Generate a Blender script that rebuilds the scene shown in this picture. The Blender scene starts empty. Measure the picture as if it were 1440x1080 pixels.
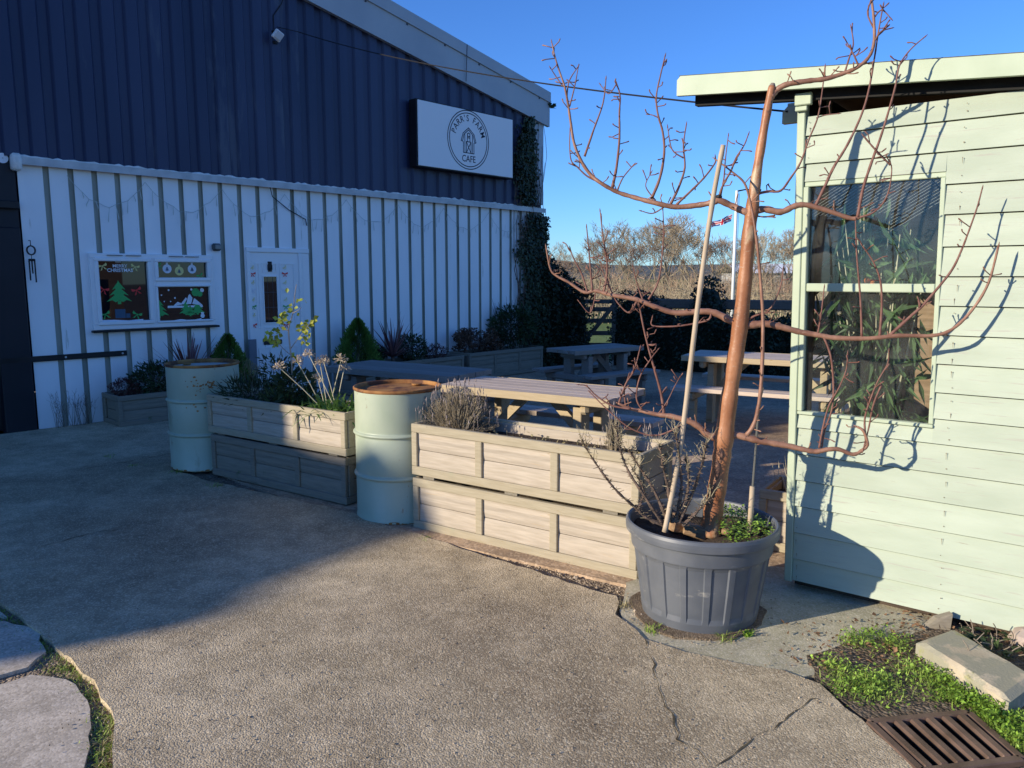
import bpy, math, random
import numpy as np
from mathutils import Vector, Matrix

# ------------------------------------------------------------------ scene, camera, sky, sun
S = bpy.context.scene
COL = S.collection
R = random.Random(7)
F = 1082.0; EYE = 1.6; PITCH = math.atan(150.0 / F)
SUN_AZ = math.radians(24.5); SUN_EL = math.radians(16.8)      # direction the light travels, seen from above

cam = bpy.data.cameras.new('camera'); cam_o = bpy.data.objects.new('camera', cam); COL.objects.link(cam_o)
cam.sensor_width = 36.0; cam.lens = 36.0 * F / 1440.0; cam.clip_end = 5000; cam.clip_start = 0.05
cam_o.location = (0, 0, EYE); cam_o.rotation_euler = (math.pi / 2 - PITCH, 0, 0)
S.camera = cam_o

W = bpy.data.worlds.new('World'); S.world = W; W.use_nodes = True
nt = W.node_tree; bg = nt.nodes['Background']
sky = nt.nodes.new('ShaderNodeTexSky'); sky.sky_type = 'NISHITA'; sky.sun_disc = False
sky.sun_elevation = SUN_EL
sky.sun_rotation = math.atan2(-math.cos(SUN_AZ), -math.sin(SUN_AZ))
sky.altitude = 100; sky.air_density = 1.0; sky.dust_density = 0.0; sky.ozone_density = 3.0
hs = nt.nodes.new('ShaderNodeHueSaturation'); hs.inputs['Saturation'].default_value = 1.05
nt.links.new(sky.outputs[0], hs.inputs['Color']); 
tint = nt.nodes.new('ShaderNodeMixRGB'); tint.blend_type = 'MULTIPLY'; tint.inputs[0].default_value = 1.0; tint.inputs[2].default_value = (0.50, 0.82, 1.37, 1)   # deep winter blue
nt.links.new(hs.outputs[0], tint.inputs[1]); nt.links.new(tint.outputs[0], bg.inputs[0])
bg.inputs[1].default_value = 0.125

sun = bpy.data.lights.new('sun', 'SUN'); sun.energy = 5.0; sun.angle = math.radians(0.55); sun.color = (1.0, 0.885, 0.70)
sun_o = bpy.data.objects.new('sun', sun); COL.objects.link(sun_o)
sun_dir = Vector((math.cos(SUN_AZ) * math.cos(SUN_EL), math.sin(SUN_AZ) * math.cos(SUN_EL), -math.sin(SUN_EL)))
sun_o.rotation_euler = sun_dir.to_track_quat('-Z', 'Y').to_euler(); sun_o.location = (-20, -10, 10)
S.view_settings.view_transform = 'Standard'; S.view_settings.look = 'None'
S.view_settings.gamma = 1.0; S.view_settings.exposure = 0.35; S.view_settings.use_curve_mapping = False

# ------------------------------------------------------------------ helpers: measuring the photograph
def ray(x, y):
    a = (x - 720) / F; b = (540 - y) / F
    return Vector((a, math.cos(PITCH) + b * math.sin(PITCH), -math.sin(PITCH) + b * math.cos(PITCH)))
def G(x, y, z=0.0):
    d = ray(x, y); t = (z - EYE) / d.z; return Vector((d.x * t, d.y * t, z))
def PL(x, y, p, dr):
    d = ray(x, y); n = (dr[1], -dr[0]); t = (n[0] * p[0] + n[1] * p[1]) / (n[0] * d.x + n[1] * d.y)
    return Vector((d.x * t, d.y * t, EYE + d.z * t))
def AT(x, y, Y):
    d = ray(x, y); t = Y / d.y; return Vector((d.x * t, Y, EYE + d.z * t))

# ------------------------------------------------------------------ helpers: materials
MATS = {}
def mat(name, c1, c2=None, scale=6.0, stretch=(1, 1, 1), rough=0.8, bump=0.0, bscale=60.0, bdist=0.004, metal=0.0,
        island=0.0, spots=None, spec=0.3, translucent=0.0, detail=6.0, contrast=(0.35, 0.65), bstretch=None):
    if name in MATS: return MATS[name]
    m = bpy.data.materials.new(name); m.use_nodes = True; MATS[name] = m
    n = m.node_tree.nodes; l = m.node_tree.links; b = n['Principled BSDF']; out = n['Material Output']
    tc = n.new('ShaderNodeTexCoord'); mp = n.new('ShaderNodeMapping'); mp.inputs['Scale'].default_value = stretch
    l.new(tc.outputs['Object'], mp.inputs[0])
    c2 = c2 or c1
    tx = n.new('ShaderNodeTexNoise'); tx.inputs['Scale'].default_value = scale; tx.inputs['Detail'].default_value = detail
    l.new(mp.outputs[0], tx.inputs[0])
    rp = n.new('ShaderNodeValToRGB'); rp.color_ramp.elements[0].position = contrast[0]; rp.color_ramp.elements[1].position = contrast[1]
    rp.color_ramp.elements[0].color = (*c1, 1); rp.color_ramp.elements[1].color = (*c2, 1)
    l.new(tx.outputs['Fac'], rp.inputs[0]); col = rp.outputs[0]
    if spots:                                   # (colour, scale, threshold, stretch)
        for sc, ss, th, st in spots:
            mp2 = n.new('ShaderNodeMapping'); mp2.inputs['Scale'].default_value = st; l.new(tc.outputs['Object'], mp2.inputs[0])
            t2 = n.new('ShaderNodeTexNoise'); t2.inputs['Scale'].default_value = ss; t2.inputs['Detail'].default_value = 8; t2.inputs['Roughness'].default_value = 0.65
            l.new(mp2.outputs[0], t2.inputs[0])
            r2 = n.new('ShaderNodeValToRGB'); r2.color_ramp.elements[0].position = th; r2.color_ramp.elements[1].position = th + 0.06
            l.new(t2.outputs['Fac'], r2.inputs[0])
            mx = n.new('ShaderNodeMixRGB'); mx.inputs[2].default_value = (*sc, 1); l.new(col, mx.inputs[1]); l.new(r2.outputs[0], mx.inputs[0]); col = mx.outputs[0]
    if island:
        ge = n.new('ShaderNodeNewGeometry'); mr = n.new('ShaderNodeMapRange')
        mr.inputs[3].default_value = 1 - island; mr.inputs[4].default_value = 1 + island
        l.new(ge.outputs['Random Per Island'], mr.inputs[0])
        mm = n.new('ShaderNodeMixRGB'); mm.blend_type = 'MULTIPLY'; mm.inputs[0].default_value = 1
        l.new(col, mm.inputs[1]); l.new(mr.outputs[0], mm.inputs[2]); col = mm.outputs[0]
    l.new(col, b.inputs['Base Color'])
    b.inputs['Roughness'].default_value = rough; b.inputs['Metallic'].default_value = metal
    b.inputs['Specular IOR Level'].default_value = spec
    if bump:
        t3 = n.new('ShaderNodeTexNoise'); t3.inputs['Scale'].default_value = bscale; t3.inputs['Detail'].default_value = 5
        mp3 = n.new('ShaderNodeMapping'); mp3.inputs['Scale'].default_value = bstretch or stretch; l.new(tc.outputs['Object'], mp3.inputs[0]); l.new(mp3.outputs[0], t3.inputs[0])
        bp = n.new('ShaderNodeBump'); bp.inputs['Strength'].default_value = bump; bp.inputs['Distance'].default_value = bdist
        l.new(t3.outputs['Fac'], bp.inputs['Height']); l.new(bp.outputs[0], b.inputs['Normal'])
    if translucent:
        tr = n.new('ShaderNodeBsdfTranslucent'); l.new(col, tr.inputs[0]); mix = n.new('ShaderNodeMixShader'); mix.inputs[0].default_value = translucent
        l.new(b.outputs[0], mix.inputs[1]); l.new(tr.outputs[0], mix.inputs[2]); l.new(mix.outputs[0], out.inputs[0])
    return m

def ground_mat(name, c1, c2, chip, dark, vor=110.0, bump=0.7, bdist=0.004, patch=1.1, stain=(0.10, 0.085, 0.07)):
    m = bpy.data.materials.new(name); m.use_nodes = True
    n = m.node_tree.nodes; l = m.node_tree.links; b = n['Principled BSDF']
    tc = n.new('ShaderNodeTexCoord')
    def noise(s, d=8, ro=0.6):
        t = n.new('ShaderNodeTexNoise'); t.inputs['Scale'].default_value = s; t.inputs['Detail'].default_value = d; t.inputs['Roughness'].default_value = ro
        l.new(tc.outputs['Object'], t.inputs[0]); return t
    def ramp(src, a, bb, ca, cb):
        r = n.new('ShaderNodeValToRGB'); r.color_ramp.elements[0].position = a; r.color_ramp.elements[1].position = bb
        r.color_ramp.elements[0].color = (*ca, 1); r.color_ramp.elements[1].color = (*cb, 1); l.new(src, r.inputs[0]); return r.outputs[0]
    def mix(f, a, bcol, mode='MIX'):
        x = n.new('ShaderNodeMixRGB'); x.blend_type = mode
        if isinstance(f, float): x.inputs[0].default_value = f
        else: l.new(f, x.inputs[0])
        l.new(a, x.inputs[1])
        if isinstance(bcol, tuple): x.inputs[2].default_value = (*bcol, 1)
        else: l.new(bcol, x.inputs[2])
        return x.outputs[0]
    base = ramp(noise(patch, 10).outputs['Fac'], 0.36, 0.64, c1, c2)
    st = ramp(noise(0.55, 6, 0.55).outputs['Fac'], 0.42, 0.62, (0, 0, 0), (0.92, 0.92, 0.92)); base = mix(st, base, stain); fine = ramp(noise(5.5, 10, 0.7).outputs['Fac'], 0.40, 0.66, (0.72, 0.72, 0.72), (1.12, 1.12, 1.12)); base = mix(1.0, base, fine, 'MULTIPLY')
    v = n.new('ShaderNodeTexVoronoi'); v.inputs['Scale'].default_value = vor; l.new(tc.outputs['Object'], v.inputs[0])
    sep = n.new('ShaderNodeSeparateColor'); l.new(v.outputs['Color'], sep.inputs[0])
    f1 = ramp(sep.outputs[0], 0.72, 0.78, (0, 0, 0), (0.42, 0.42, 0.42)); base = mix(f1, base, chip)
    f2 = ramp(sep.outputs[1], 0.70, 0.74, (0, 0, 0), (0.45, 0.45, 0.45)); base = mix(f2, base, dark)
    v2 = n.new('ShaderNodeTexVoronoi'); v2.inputs['Scale'].default_value = vor * 0.31; l.new(tc.outputs['Object'], v2.inputs[0])
    sep2 = n.new('ShaderNodeSeparateColor'); l.new(v2.outputs['Color'], sep2.inputs[0])
    f3 = ramp(sep2.outputs[0], 0.93, 0.95, (0, 0, 0), (0.16, 0.16, 0.16)); base = mix(f3, base, chip)
    l.new(base, b.inputs['Base Color']); b.inputs['Roughness'].default_value = 0.9; b.inputs['Specular IOR Level'].default_value = 0.25
    bp = n.new('ShaderNodeBump'); bp.inputs['Strength'].default_value = bump; bp.inputs['Distance'].default_value = bdist
    ad = n.new('ShaderNodeMath'); ad.operation = 'ADD'; inv = n.new('ShaderNodeMath'); inv.operation = 'MULTIPLY'; inv.inputs[1].default_value = -1.0
    l.new(v.outputs['Distance'], inv.inputs[0]); l.new(inv.outputs[0], ad.inputs[0]); l.new(noise(16, 6).outputs['Fac'], ad.inputs[1])
    l.new(ad.outputs[0], bp.inputs['Height']); l.new(bp.outputs[0], b.inputs['Normal'])
    MATS[name] = m; return m

def glass_mat(name, tint=(0.9, 0.95, 0.95), dust=0.05, refl=1.0):
    m = bpy.data.materials.new(name); m.use_nodes = True; n = m.node_tree.nodes; l = m.node_tree.links; n.remove(n['Principled BSDF'])
    out = n['Material Output']; tr = n.new('ShaderNodeBsdfTransparent'); tr.inputs[0].default_value = (*tint, 1)
    gl = n.new('ShaderNodeBsdfGlossy'); gl.inputs['Roughness'].default_value = 0.015
    fr = n.new('ShaderNodeFresnel'); fr.inputs[0].default_value = 1.5
    mu = n.new('ShaderNodeMath'); mu.operation = 'MULTIPLY'; mu.inputs[1].default_value = refl; l.new(fr.outputs[0], mu.inputs[0])
    mx = n.new('ShaderNodeMixShader'); l.new(mu.outputs[0], mx.inputs[0]); l.new(tr.outputs[0], mx.inputs[1]); l.new(gl.outputs[0], mx.inputs[2])
    tc = n.new('ShaderNodeTexCoord'); tx = n.new('ShaderNodeTexNoise'); tx.inputs['Scale'].default_value = 5; tx.inputs['Detail'].default_value = 9; l.new(tc.outputs['Object'], tx.inputs[0])
    rp = n.new('ShaderNodeMapRange'); rp.inputs[1].default_value = 0.35; rp.inputs[2].default_value = 0.8; rp.inputs[4].default_value = dust * 3; l.new(tx.outputs['Fac'], rp.inputs[0])
    df = n.new('ShaderNodeBsdfDiffuse'); df.inputs[0].default_value = (0.5, 0.5, 0.48, 1)
    m2 = n.new('ShaderNodeMixShader'); l.new(rp.outputs[0], m2.inputs[0]); l.new(mx.outputs[0], m2.inputs[1]); l.new(df.outputs[0], m2.inputs[2])
    l.new(m2.outputs[0], out.inputs[0]); MATS[name] = m; return m

# ------------------------------------------------------------------ helpers: meshes
class MB:
    def __init__(s): s.v = []; s.f = []; s.m = []; s.cur = 0
    def quad(s, *p):
        i = len(s.v); s.v += [tuple(q) for q in p]; s.f.append(tuple(range(i, i + len(p)))); s.m.append(s.cur); return s
    def box(s, c, d, M=None, bev=0.0):
        hx, hy, hz = d[0] / 2, d[1] / 2, d[2] / 2
        if bev and bev < min(hx, hy, hz):
            b = bev; pts = []; idx = {}
            for sx in (-1, 1):
                for sy in (-1, 1):
                    for sz in (-1, 1):
                        for ax in range(3):
                            p = [sx * hx, sy * hy, sz * hz]
                            for k in range(3):
                                if k != ax: p[k] -= (sx, sy, sz)[k] * b
                            idx[(sx, sy, sz, ax)] = len(pts); pts.append(Vector(p))
            fs = []
            for ax in range(3):
                o = [k for k in range(3) if k != ax]
                for sg in (-1, 1):
                    q = []
                    for a, bb in ((-1, -1), (1, -1), (1, 1), (-1, 1)):
                        k = [0, 0, 0]; k[ax] = sg; k[o[0]] = a; k[o[1]] = bb; q.append(idx[(*k, ax)])
                    if (sg == 1) == (ax == 1): q.reverse()
                    fs.append(q)
            for ax in range(3):
                o = [k for k in range(3) if k != ax]
                for a in (-1, 1):
                    for bb in (-1, 1):
                        q = []
                        for t, u in ((-1, o[0]), (-1, o[1]), (1, o[1]), (1, o[0])):
                            k = [0, 0, 0]; k[ax] = t; k[o[0]] = a; k[o[1]] = bb; q.append(idx[(*k, u)])
                        fs.append(q)
            for sx in (-1, 1):
                for sy in (-1, 1):
                    for sz in (-1, 1): fs.append([idx[(sx, sy, sz, a)] for a in range(3)])
        else:
            pts = [Vector((x, y, z)) for x in (-hx, hx) for y in (-hy, hy) for z in (-hz, hz)]
            fs = [(0, 1, 3, 2), (4, 6, 7, 5), (0, 4, 5, 1), (2, 3, 7, 6), (0, 2, 6, 4), (1, 5, 7, 3)]
        C = Vector(c); i = len(s.v)
        for p in pts:
            q = (M @ p if M else p) + C; s.v.append(tuple(q))
        ctr = Vector((0, 0, 0))
        for f in fs:
            a, b_, c_ = pts[f[0]], pts[f[1]], pts[f[2]]
            nn = (b_ - a).cross(c_ - a); fc = sum((pts[k] for k in f), Vector()) / len(f)
            f = list(f)
            if nn.dot(fc) < 0: f.reverse()
            s.f.append(tuple(i + k for k in f)); s.m.append(s.cur)
        return s
    def beam(s, a, b, w, h, up=(0, 0, 1), bev=0.0, roll=0.0):        # bar from a to b, w across, h along up
        a = Vector(a); b = Vector(b); x = (b - a); L = x.length; x.normalize(); u = Vector(up)
        y = u.cross(x); y.normalize(); z = x.cross(y)
        M = Matrix((x, y, z)).transposed()
        return s.box((a + b) / 2, (L, w, h), M, bev)
    def tube(s, pts, rad, n=6, cap=True):
        pts = [Vector(p) for p in pts]
        if not hasattr(rad, '__len__'): rad = [rad] * len(pts)
        t0 = (pts[1] - pts[0]).normalized(); u = t0.orthogonal().normalized(); i0 = len(s.v)
        for k, p in enumerate(pts):
            t = (pts[min(k + 1, len(pts) - 1)] - pts[max(k - 1, 0)])
            if t.length < 1e-9: t = t0.copy()
            t.normalize(); u = u - t * u.dot(t)
            if u.length < 1e-6: u = t.orthogonal()
            u.normalize(); w = t.cross(u)
            for j in range(n):
                a = 2 * math.pi * j / n; s.v.append(tuple(p + (u * math.cos(a) + w * math.sin(a)) * rad[k]))
        for k in range(len(pts) - 1):
            for j in range(n):
                a = i0 + k * n + j; b = i0 + k * n + (j + 1) % n; s.f.append((a, b, b + n, a + n)); s.m.append(s.cur)
        if cap:
            s.f.append(tuple(i0 + j for j in reversed(range(n)))); s.m.append(s.cur)
            e = i0 + (len(pts) - 1) * n; s.f.append(tuple(e + j for j in range(n))); s.m.append(s.cur)
        return s
    def lathe(s, prof, n=40, c=(0, 0, 0), fn=None):                    # prof: list of (r, z)
        i0 = len(s.v)
        for k, (r, z) in enumerate(prof):
            for j in range(n):
                a = 2 * math.pi * j / n; rr = fn(r, z, a, k) if fn else r
                s.v.append((c[0] + rr * math.cos(a), c[1] + rr * math.sin(a), c[2] + z))
        for k in range(len(prof) - 1):
            for j in range(n):
                a = i0 + k * n + j; b = i0 + k * n + (j + 1) % n; s.f.append((a, b, b + n, a + n)); s.m.append(s.cur)
        return s
    def disc(s, c, r, n=32, normal_up=True):
        i = len(s.v); s.v += [(c[0] + r * math.cos(2 * math.pi * j / n), c[1] + r * math.sin(2 * math.pi * j / n), c[2]) for j in range(n)]
        s.f.append(tuple(range(i, i + n))); s.m.append(s.cur); return s
    def leaf(s, p, d, L, w, nrm=None, fold=0.15, bend=0.0):
        d = Vector(d).normalized(); nn = Vector(nrm) if nrm is not None else Vector((R.gauss(0, 1), R.gauss(0, 1), R.gauss(0, 1)))
        x = d.cross(nn)
        if x.length < 1e-5: x = d.orthogonal()
        x.normalize(); up = x.cross(d); p = Vector(p); i = len(s.v)
        q = [p, p + d * L * .42 + x * w * .5 + up * w * fold, p + d * L - up * L * bend, p + d * L * .42 - x * w * .5 + up * w * fold]
        s.v += [tuple(k) for k in q]; s.f += [(i, i + 1, i + 2), (i, i + 2, i + 3)]; s.m += [s.cur] * 2; return s
    def blade(s, p, d, L, w, droop=0.4, seg=4, tip=0.05):
        p = Vector(p); d = Vector(d).normalized(); side = d.cross(Vector((0, 0, 1)))
        if side.length < 1e-3: side = Vector((1, 0, 0))
        side.normalize(); i = len(s.v)
        for k in range(seg + 1):
            t = k / seg; c = p + d * L * t + Vector((0, 0, -droop * L * t * t)); ww = w * (1 - t) ** 0.6 * 0.5 + tip * w * .5
            if k == 0: ww = w * 0.4
            s.v += [tuple(c + side * ww), tuple(c - side * ww)]
        for k in range(seg):
            a = i + 2 * k; s.f.append((a, a + 1, a + 3, a + 2)); s.m.append(s.cur)
        return s
    def poly_prism(s, poly, z0, z1):                                    # poly: CCW xy outline
        i = len(s.v); n = len(poly)
        s.v += [(p[0], p[1], z0) for p in poly] + [(p[0], p[1], z1) for p in poly]
        s.f.append(tuple(i + n + k for k in range(n))); s.m.append(s.cur)
        for k in range(n):
            j = (k + 1) % n; s.f.append((i + k, i + j, i + n + j, i + n + k)); s.m.append(s.cur)
        return s
    def build(s, name, mats, parent=None, world=True, smooth=False, recalc=False):
        me = bpy.data.meshes.new(name); v = s.v
        if parent is not None and world:
            inv = parent.matrix_basis.inverted(); v = [tuple(inv @ Vector(p)) for p in v]
        me.from_pydata(v, [], s.f)
        for m in (mats if isinstance(mats, (list, tuple)) else [mats]): me.materials.append(m)
        if any(s.m): me.polygons.foreach_set('material_index', s.m)
        if smooth: me.polygons.foreach_set('use_smooth', [True] * len(me.polygons))
        me.update()
        o = bpy.data.objects.new(name, me); COL.objects.link(o)
        if parent is not None: o.parent = parent
        return o

def tag(o, label, cat, group=None, kind=None):
    o['label'] = label; o['category'] = cat
    if group: o['group'] = group
    if kind: o['kind'] = kind
    return o
def thing(name, label, cat, loc=(0, 0, 0), rz=0.0, group=None):
    o = bpy.data.objects.new(name, None); COL.objects.link(o); o.location = loc; o.rotation_euler = (0, 0, rz)
    o.matrix_basis = Matrix.Translation(loc) @ Matrix.Rotation(rz, 4, 'Z'); o.empty_display_size = 0.2
    return tag(o, label, cat, group)
def structure(o): o['kind'] = 'structure'; return o
def kids(o): return [c for c in bpy.data.objects if c.parent == o]
def dup(o, loc, rz, label, parent=None):
    def cp(a, p):
        c = a.copy(); COL.objects.link(c); c.parent = p
        for k in kids_map.get(a.name, []): cp(k, c)
        return c
    kids_map = {}
    for c in bpy.data.objects:
        if c.parent: kids_map.setdefault(c.parent.name, []).append(c)
    c = cp(o, None); c.location = loc; c.rotation_euler = (0, 0, rz); c.matrix_basis = Matrix.Translation(loc) @ Matrix.Rotation(rz, 4, 'Z')
    c['label'] = label; return c
def text_polys(txt, size, bold=0.0):
    """outline faces of a line of lettering, centred on x, baseline at 0 -> (verts, faces, width)"""
    cu = bpy.data.curves.new('lettering', 'FONT'); cu.body = txt; cu.size = size; cu.align_x = 'CENTER'; cu.resolution_u = 3; cu.offset = bold * size
    o = bpy.data.objects.new('lettering', cu); COL.objects.link(o)
    dg = bpy.context.evaluated_depsgraph_get(); me = o.evaluated_get(dg).to_mesh()
    vs = [(v.co.x, v.co.y) for v in me.vertices]; fs = [tuple(p.vertices) for p in me.polygons]
    o.evaluated_get(dg).to_mesh_clear(); bpy.data.objects.remove(o); bpy.data.curves.remove(cu)
    return vs, fs

# ------------------------------------------------------------------ palette
tarmac = ground_mat('tarmac', (0.48, 0.38, 0.235), (0.70, 0.57, 0.375), (0.82, 0.69, 0.48), (0.25, 0.19, 0.12), 150, 0.45, 0.005, 1.5, (0.31, 0.235, 0.145))
slab_m = ground_mat('old_concrete', (0.58, 0.49, 0.37), (0.70, 0.60, 0.47), (0.74, 0.65, 0.53), (0.30, 0.25, 0.19), 110, 0.14, 0.003, 4.0, (0.46, 0.39, 0.30))
apron_m = ground_mat('apron_concrete', (0.48, 0.43, 0.31), (0.60, 0.54, 0.40), (0.68, 0.62, 0.5), (0.36, 0.33, 0.2), 140, 0.35, 0.003, 2.0, (0.44, 0.42, 0.24))
patio_m = ground_mat('patio_concrete', (0.52, 0.36, 0.22), (0.64, 0.46, 0.30), (0.62, 0.48, 0.34), (0.2, 0.14, 0.1), 70, 0.4, 0.003, 1.5, (0.22, 0.16, 0.11))
dirt_m = ground_mat('dirt', (0.27, 0.20, 0.14), (0.40, 0.31, 0.22), (0.5, 0.42, 0.32), (0.10, 0.075, 0.055), 80, 1.0, 0.012, 5.0, (0.16, 0.125, 0.085))
soil_m = mat('soil', (0.035, 0.025, 0.018), (0.07, 0.05, 0.035), 30, rough=0.95, bump=1.0, bscale=90, bdist=0.01)
field_m = mat('field_grass', (0.10, 0.15, 0.03), (0.16, 0.21, 0.05), 0.5, rough=0.95, bump=0.6, bscale=8, bdist=0.05)
white_m = mat('white_painted_sheet', (0.78, 0.80, 0.82), (0.86, 0.87, 0.88), 2.5, (1, 1, .4), rough=0.5, spots=[((0.55, 0.56, 0.53), 5, 0.645, (3, 3, .3)), ((0.40, 0.34, 0.26), 16, 0.74, (2, 2, .5))], bump=0.15, bscale=12, bdist=0.004)
groove_m = mat('bare_sheet_groove', (0.30, 0.32, 0.28), (0.40, 0.42, 0.37), 5, (1, 1, .3), rough=0.6)
navy_m = mat('navy_sheet', (0.022, 0.032, 0.078), (0.036, 0.048, 0.104), 1.1, (1, 1, .35), rough=0.42, bump=0.1, bscale=8, bdist=0.004, spots=[((0.062, 0.075, 0.12), 2.2, 0.60, (1, 1, .2))])
black_m = mat('black_paint', (0.012, 0.012, 0.014), (0.02, 0.02, 0.022), 3, rough=0.5)
fascia_m = mat('grey_fascia', (0.36, 0.40, 0.44), (0.42, 0.46, 0.49), 1.5, rough=0.5)
upvc_m = mat('white_frame', (0.80, 0.81, 0.82), (0.76, 0.77, 0.79), 3, rough=0.3, spec=0.5)
foam_m = mat('sealing_foam', (0.80, 0.80, 0.78), (0.66, 0.66, 0.62), 20, rough=0.8, bump=0.8, bscale=60, bdist=0.01)
lead_m = mat('flashing', (0.42, 0.44, 0.45), (0.56, 0.57, 0.57), 6, rough=0.45)
drum_m = mat('sage_drum_paint', (0.36, 0.415, 0.305), (0.43, 0.475, 0.36), 4, rough=0.42, spec=0.45, spots=[((0.30, 0.325, 0.23), 3.0, 0.60, (1, 1, .4)), ((0.22, 0.10, 0.045), 6, 0.67, (1, 1, .8)), ((0.28, 0.15, 0.07), 30, 0.665, (1, 1, .5))], bump=0.12, bscale=9, bdist=0.006)
rust_m = mat('rust', (0.22, 0.09, 0.03), (0.42, 0.21, 0.07), 9, rough=0.75, bump=0.4, bscale=50, spots=[((0.13, 0.055, 0.03), 4, 0.55, (1, 1, 1))])
shed_m = mat('pale_green_paint', (0.375, 0.43, 0.335), (0.43, 0.485, 0.385), 3, (1, 1, 4), rough=0.6, bump=0.25, bscale=22, bdist=0.003, bstretch=(1, 1, 14), island=0.05,
             spots=[((0.37, 0.37, 0.31), 3.0, 0.60, (1.4, 1.4, 30)), ((0.30, 0.28, 0.22), 4.5, 0.665, (1.2, 1.2, 24)), ((0.24, 0.21, 0.15), 9, 0.72, (1, 1, 9))])
shedflat_m = mat('pale_green_trim', (0.40, 0.465, 0.335), (0.45, 0.515, 0.38), 5, rough=0.55, bump=0.15, bscale=25, bdist=0.002, spots=[((0.34, 0.31, 0.2), 11, 0.74, (1, 1, 1))])
inner_m = mat('bare_shed_timber', (0.22, 0.15, 0.09), (0.32, 0.22, 0.14), 4, (1, 1, 10), rough=0.8)
def wood(name, a, b, knots, moss=None, st=(2.2, 26, 26)):
    sp = [(tuple(c * 1.25 for c in knots), 2.2, 0.60, (1.2, 16, 16)), (knots, 3.0, 0.66, (1.8, 7, 7)), (tuple(c * .55 for c in knots), 9.0, 0.735, (1, 1.6, 1.6))]
    if moss: sp.append((moss, 5.0, 0.66, (1, 1, 1)))
    return mat(name, a, b, 3.0, st, contrast=(0.22, 0.78), rough=0.8, bump=0.3, bscale=7, bdist=0.003, island=0.10, spots=sp, spec=0.2)
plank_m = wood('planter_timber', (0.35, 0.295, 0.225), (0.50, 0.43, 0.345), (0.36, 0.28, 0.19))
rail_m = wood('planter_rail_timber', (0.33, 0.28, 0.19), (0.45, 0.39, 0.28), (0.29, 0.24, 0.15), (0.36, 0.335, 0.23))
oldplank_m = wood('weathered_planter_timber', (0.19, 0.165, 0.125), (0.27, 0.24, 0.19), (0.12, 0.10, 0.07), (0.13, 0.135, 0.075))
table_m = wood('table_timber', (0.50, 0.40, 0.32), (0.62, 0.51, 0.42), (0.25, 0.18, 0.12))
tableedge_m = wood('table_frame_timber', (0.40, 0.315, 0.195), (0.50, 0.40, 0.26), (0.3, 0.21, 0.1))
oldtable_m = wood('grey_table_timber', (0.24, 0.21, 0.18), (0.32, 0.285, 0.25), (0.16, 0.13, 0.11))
pot_m = mat('charcoal_plastic', (0.090, 0.100, 0.118), (0.125, 0.134, 0.150), 7, rough=0.48, spec=0.5, bump=0.08, bscale=30, bdist=0.002, spots=[((0.24, 0.235, 0.225), 4, 0.62, (1, 1, 2.5))])
bark_m = mat('apple_bark', (0.27, 0.105, 0.045), (0.42, 0.19, 0.09), 9, (1, 1, 0.8), rough=0.45, bump=0.55, bscale=70, bdist=0.003, spots=[((0.46, 0.33, 0.20), 3.5, 0.56, (1, 1, .5)), ((0.42, 0.33, 0.25), 45, 0.62, (1, 1, 4)), ((0.15, 0.075, 0.045), 7, 0.60, (1, 1, 1.2)), ((0.20, 0.13, 0.10), 18, 0.64, (1, 1, .7))], spec=0.4)
limb_m = mat('limb_bark', (0.20, 0.095, 0.062), (0.33, 0.175, 0.115), 12, rough=0.5, bump=0.5, bscale=70, bdist=0.003, spots=[((0.40, 0.30, 0.22), 30, 0.66, (1, 1, 1)), ((0.11, 0.06, 0.045), 14, 0.64, (1, 1, 1))], spec=0.4)
twig_m = mat('red_twig_bark', (0.15, 0.065, 0.05), (0.22, 0.11, 0.085), 30, rough=0.6)
cut_m = mat('cut_wood', (0.16, 0.12, 0.10), (0.25, 0.2, 0.16), 40, rough=0.8)
cane_m = mat('bamboo_cane', (0.40, 0.31, 0.21), (0.50, 0.40, 0.29), 12, (1, 1, .4), rough=0.6)
iron_m = mat('rusty_iron', (0.12, 0.075, 0.05), (0.20, 0.13, 0.095), 10, rough=0.6, metal=0.3, bump=0.3, bscale=60, spots=[((0.3, 0.26, 0.22), 30, 0.70, (1, 1, 1))])
block_m = mat('kerb_concrete', (0.44, 0.37, 0.265), (0.54, 0.46, 0.34), 8, rough=0.9, bump=0.6, bscale=110, bdist=0.004, spots=[((0.33, 0.31, 0.23), 7, 0.42, (1, 1, 1)), ((0.30, 0.30, 0.13), 4, 0.60, (1, 1, 1)), ((0.13, 0.125, 0.09), 16, 0.66, (1, 1, 1))])
cable_m = mat('cable', (0.015, 0.015, 0.018))
def leafm(name, a, b, tr=0.25, isl=0.35, rough=0.5): return mat(name, a, b, 2.5, rough=rough, island=isl, translucent=tr, spec=0.35)
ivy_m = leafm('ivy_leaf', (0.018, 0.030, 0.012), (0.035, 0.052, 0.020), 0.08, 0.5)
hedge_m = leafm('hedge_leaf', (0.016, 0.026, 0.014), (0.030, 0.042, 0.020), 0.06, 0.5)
conifer_m = leafm('conifer_leaf', (0.085, 0.165, 0.028), (0.15, 0.25, 0.05), 0.15, 0.4)
shrub_m = leafm('shrub_leaf', (0.025, 0.05, 0.02), (0.045, 0.08, 0.03), 0.15, 0.45)
cord_m = leafm('cordyline_leaf', (0.17, 0.065, 0.07), (0.30, 0.16, 0.15), 0.15, 0.4)
heather_m = leafm('heather_leaf', (0.08, 0.018, 0.02), (0.12, 0.04, 0.03), 0.1, 0.5)
brown_m = leafm('dead_flower', (0.10, 0.05, 0.03), (0.17, 0.09, 0.05), 0.15, 0.5)
agap_m = leafm('strap_leaf', (0.075, 0.16, 0.03), (0.14, 0.25, 0.06), 0.3, 0.35)
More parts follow.
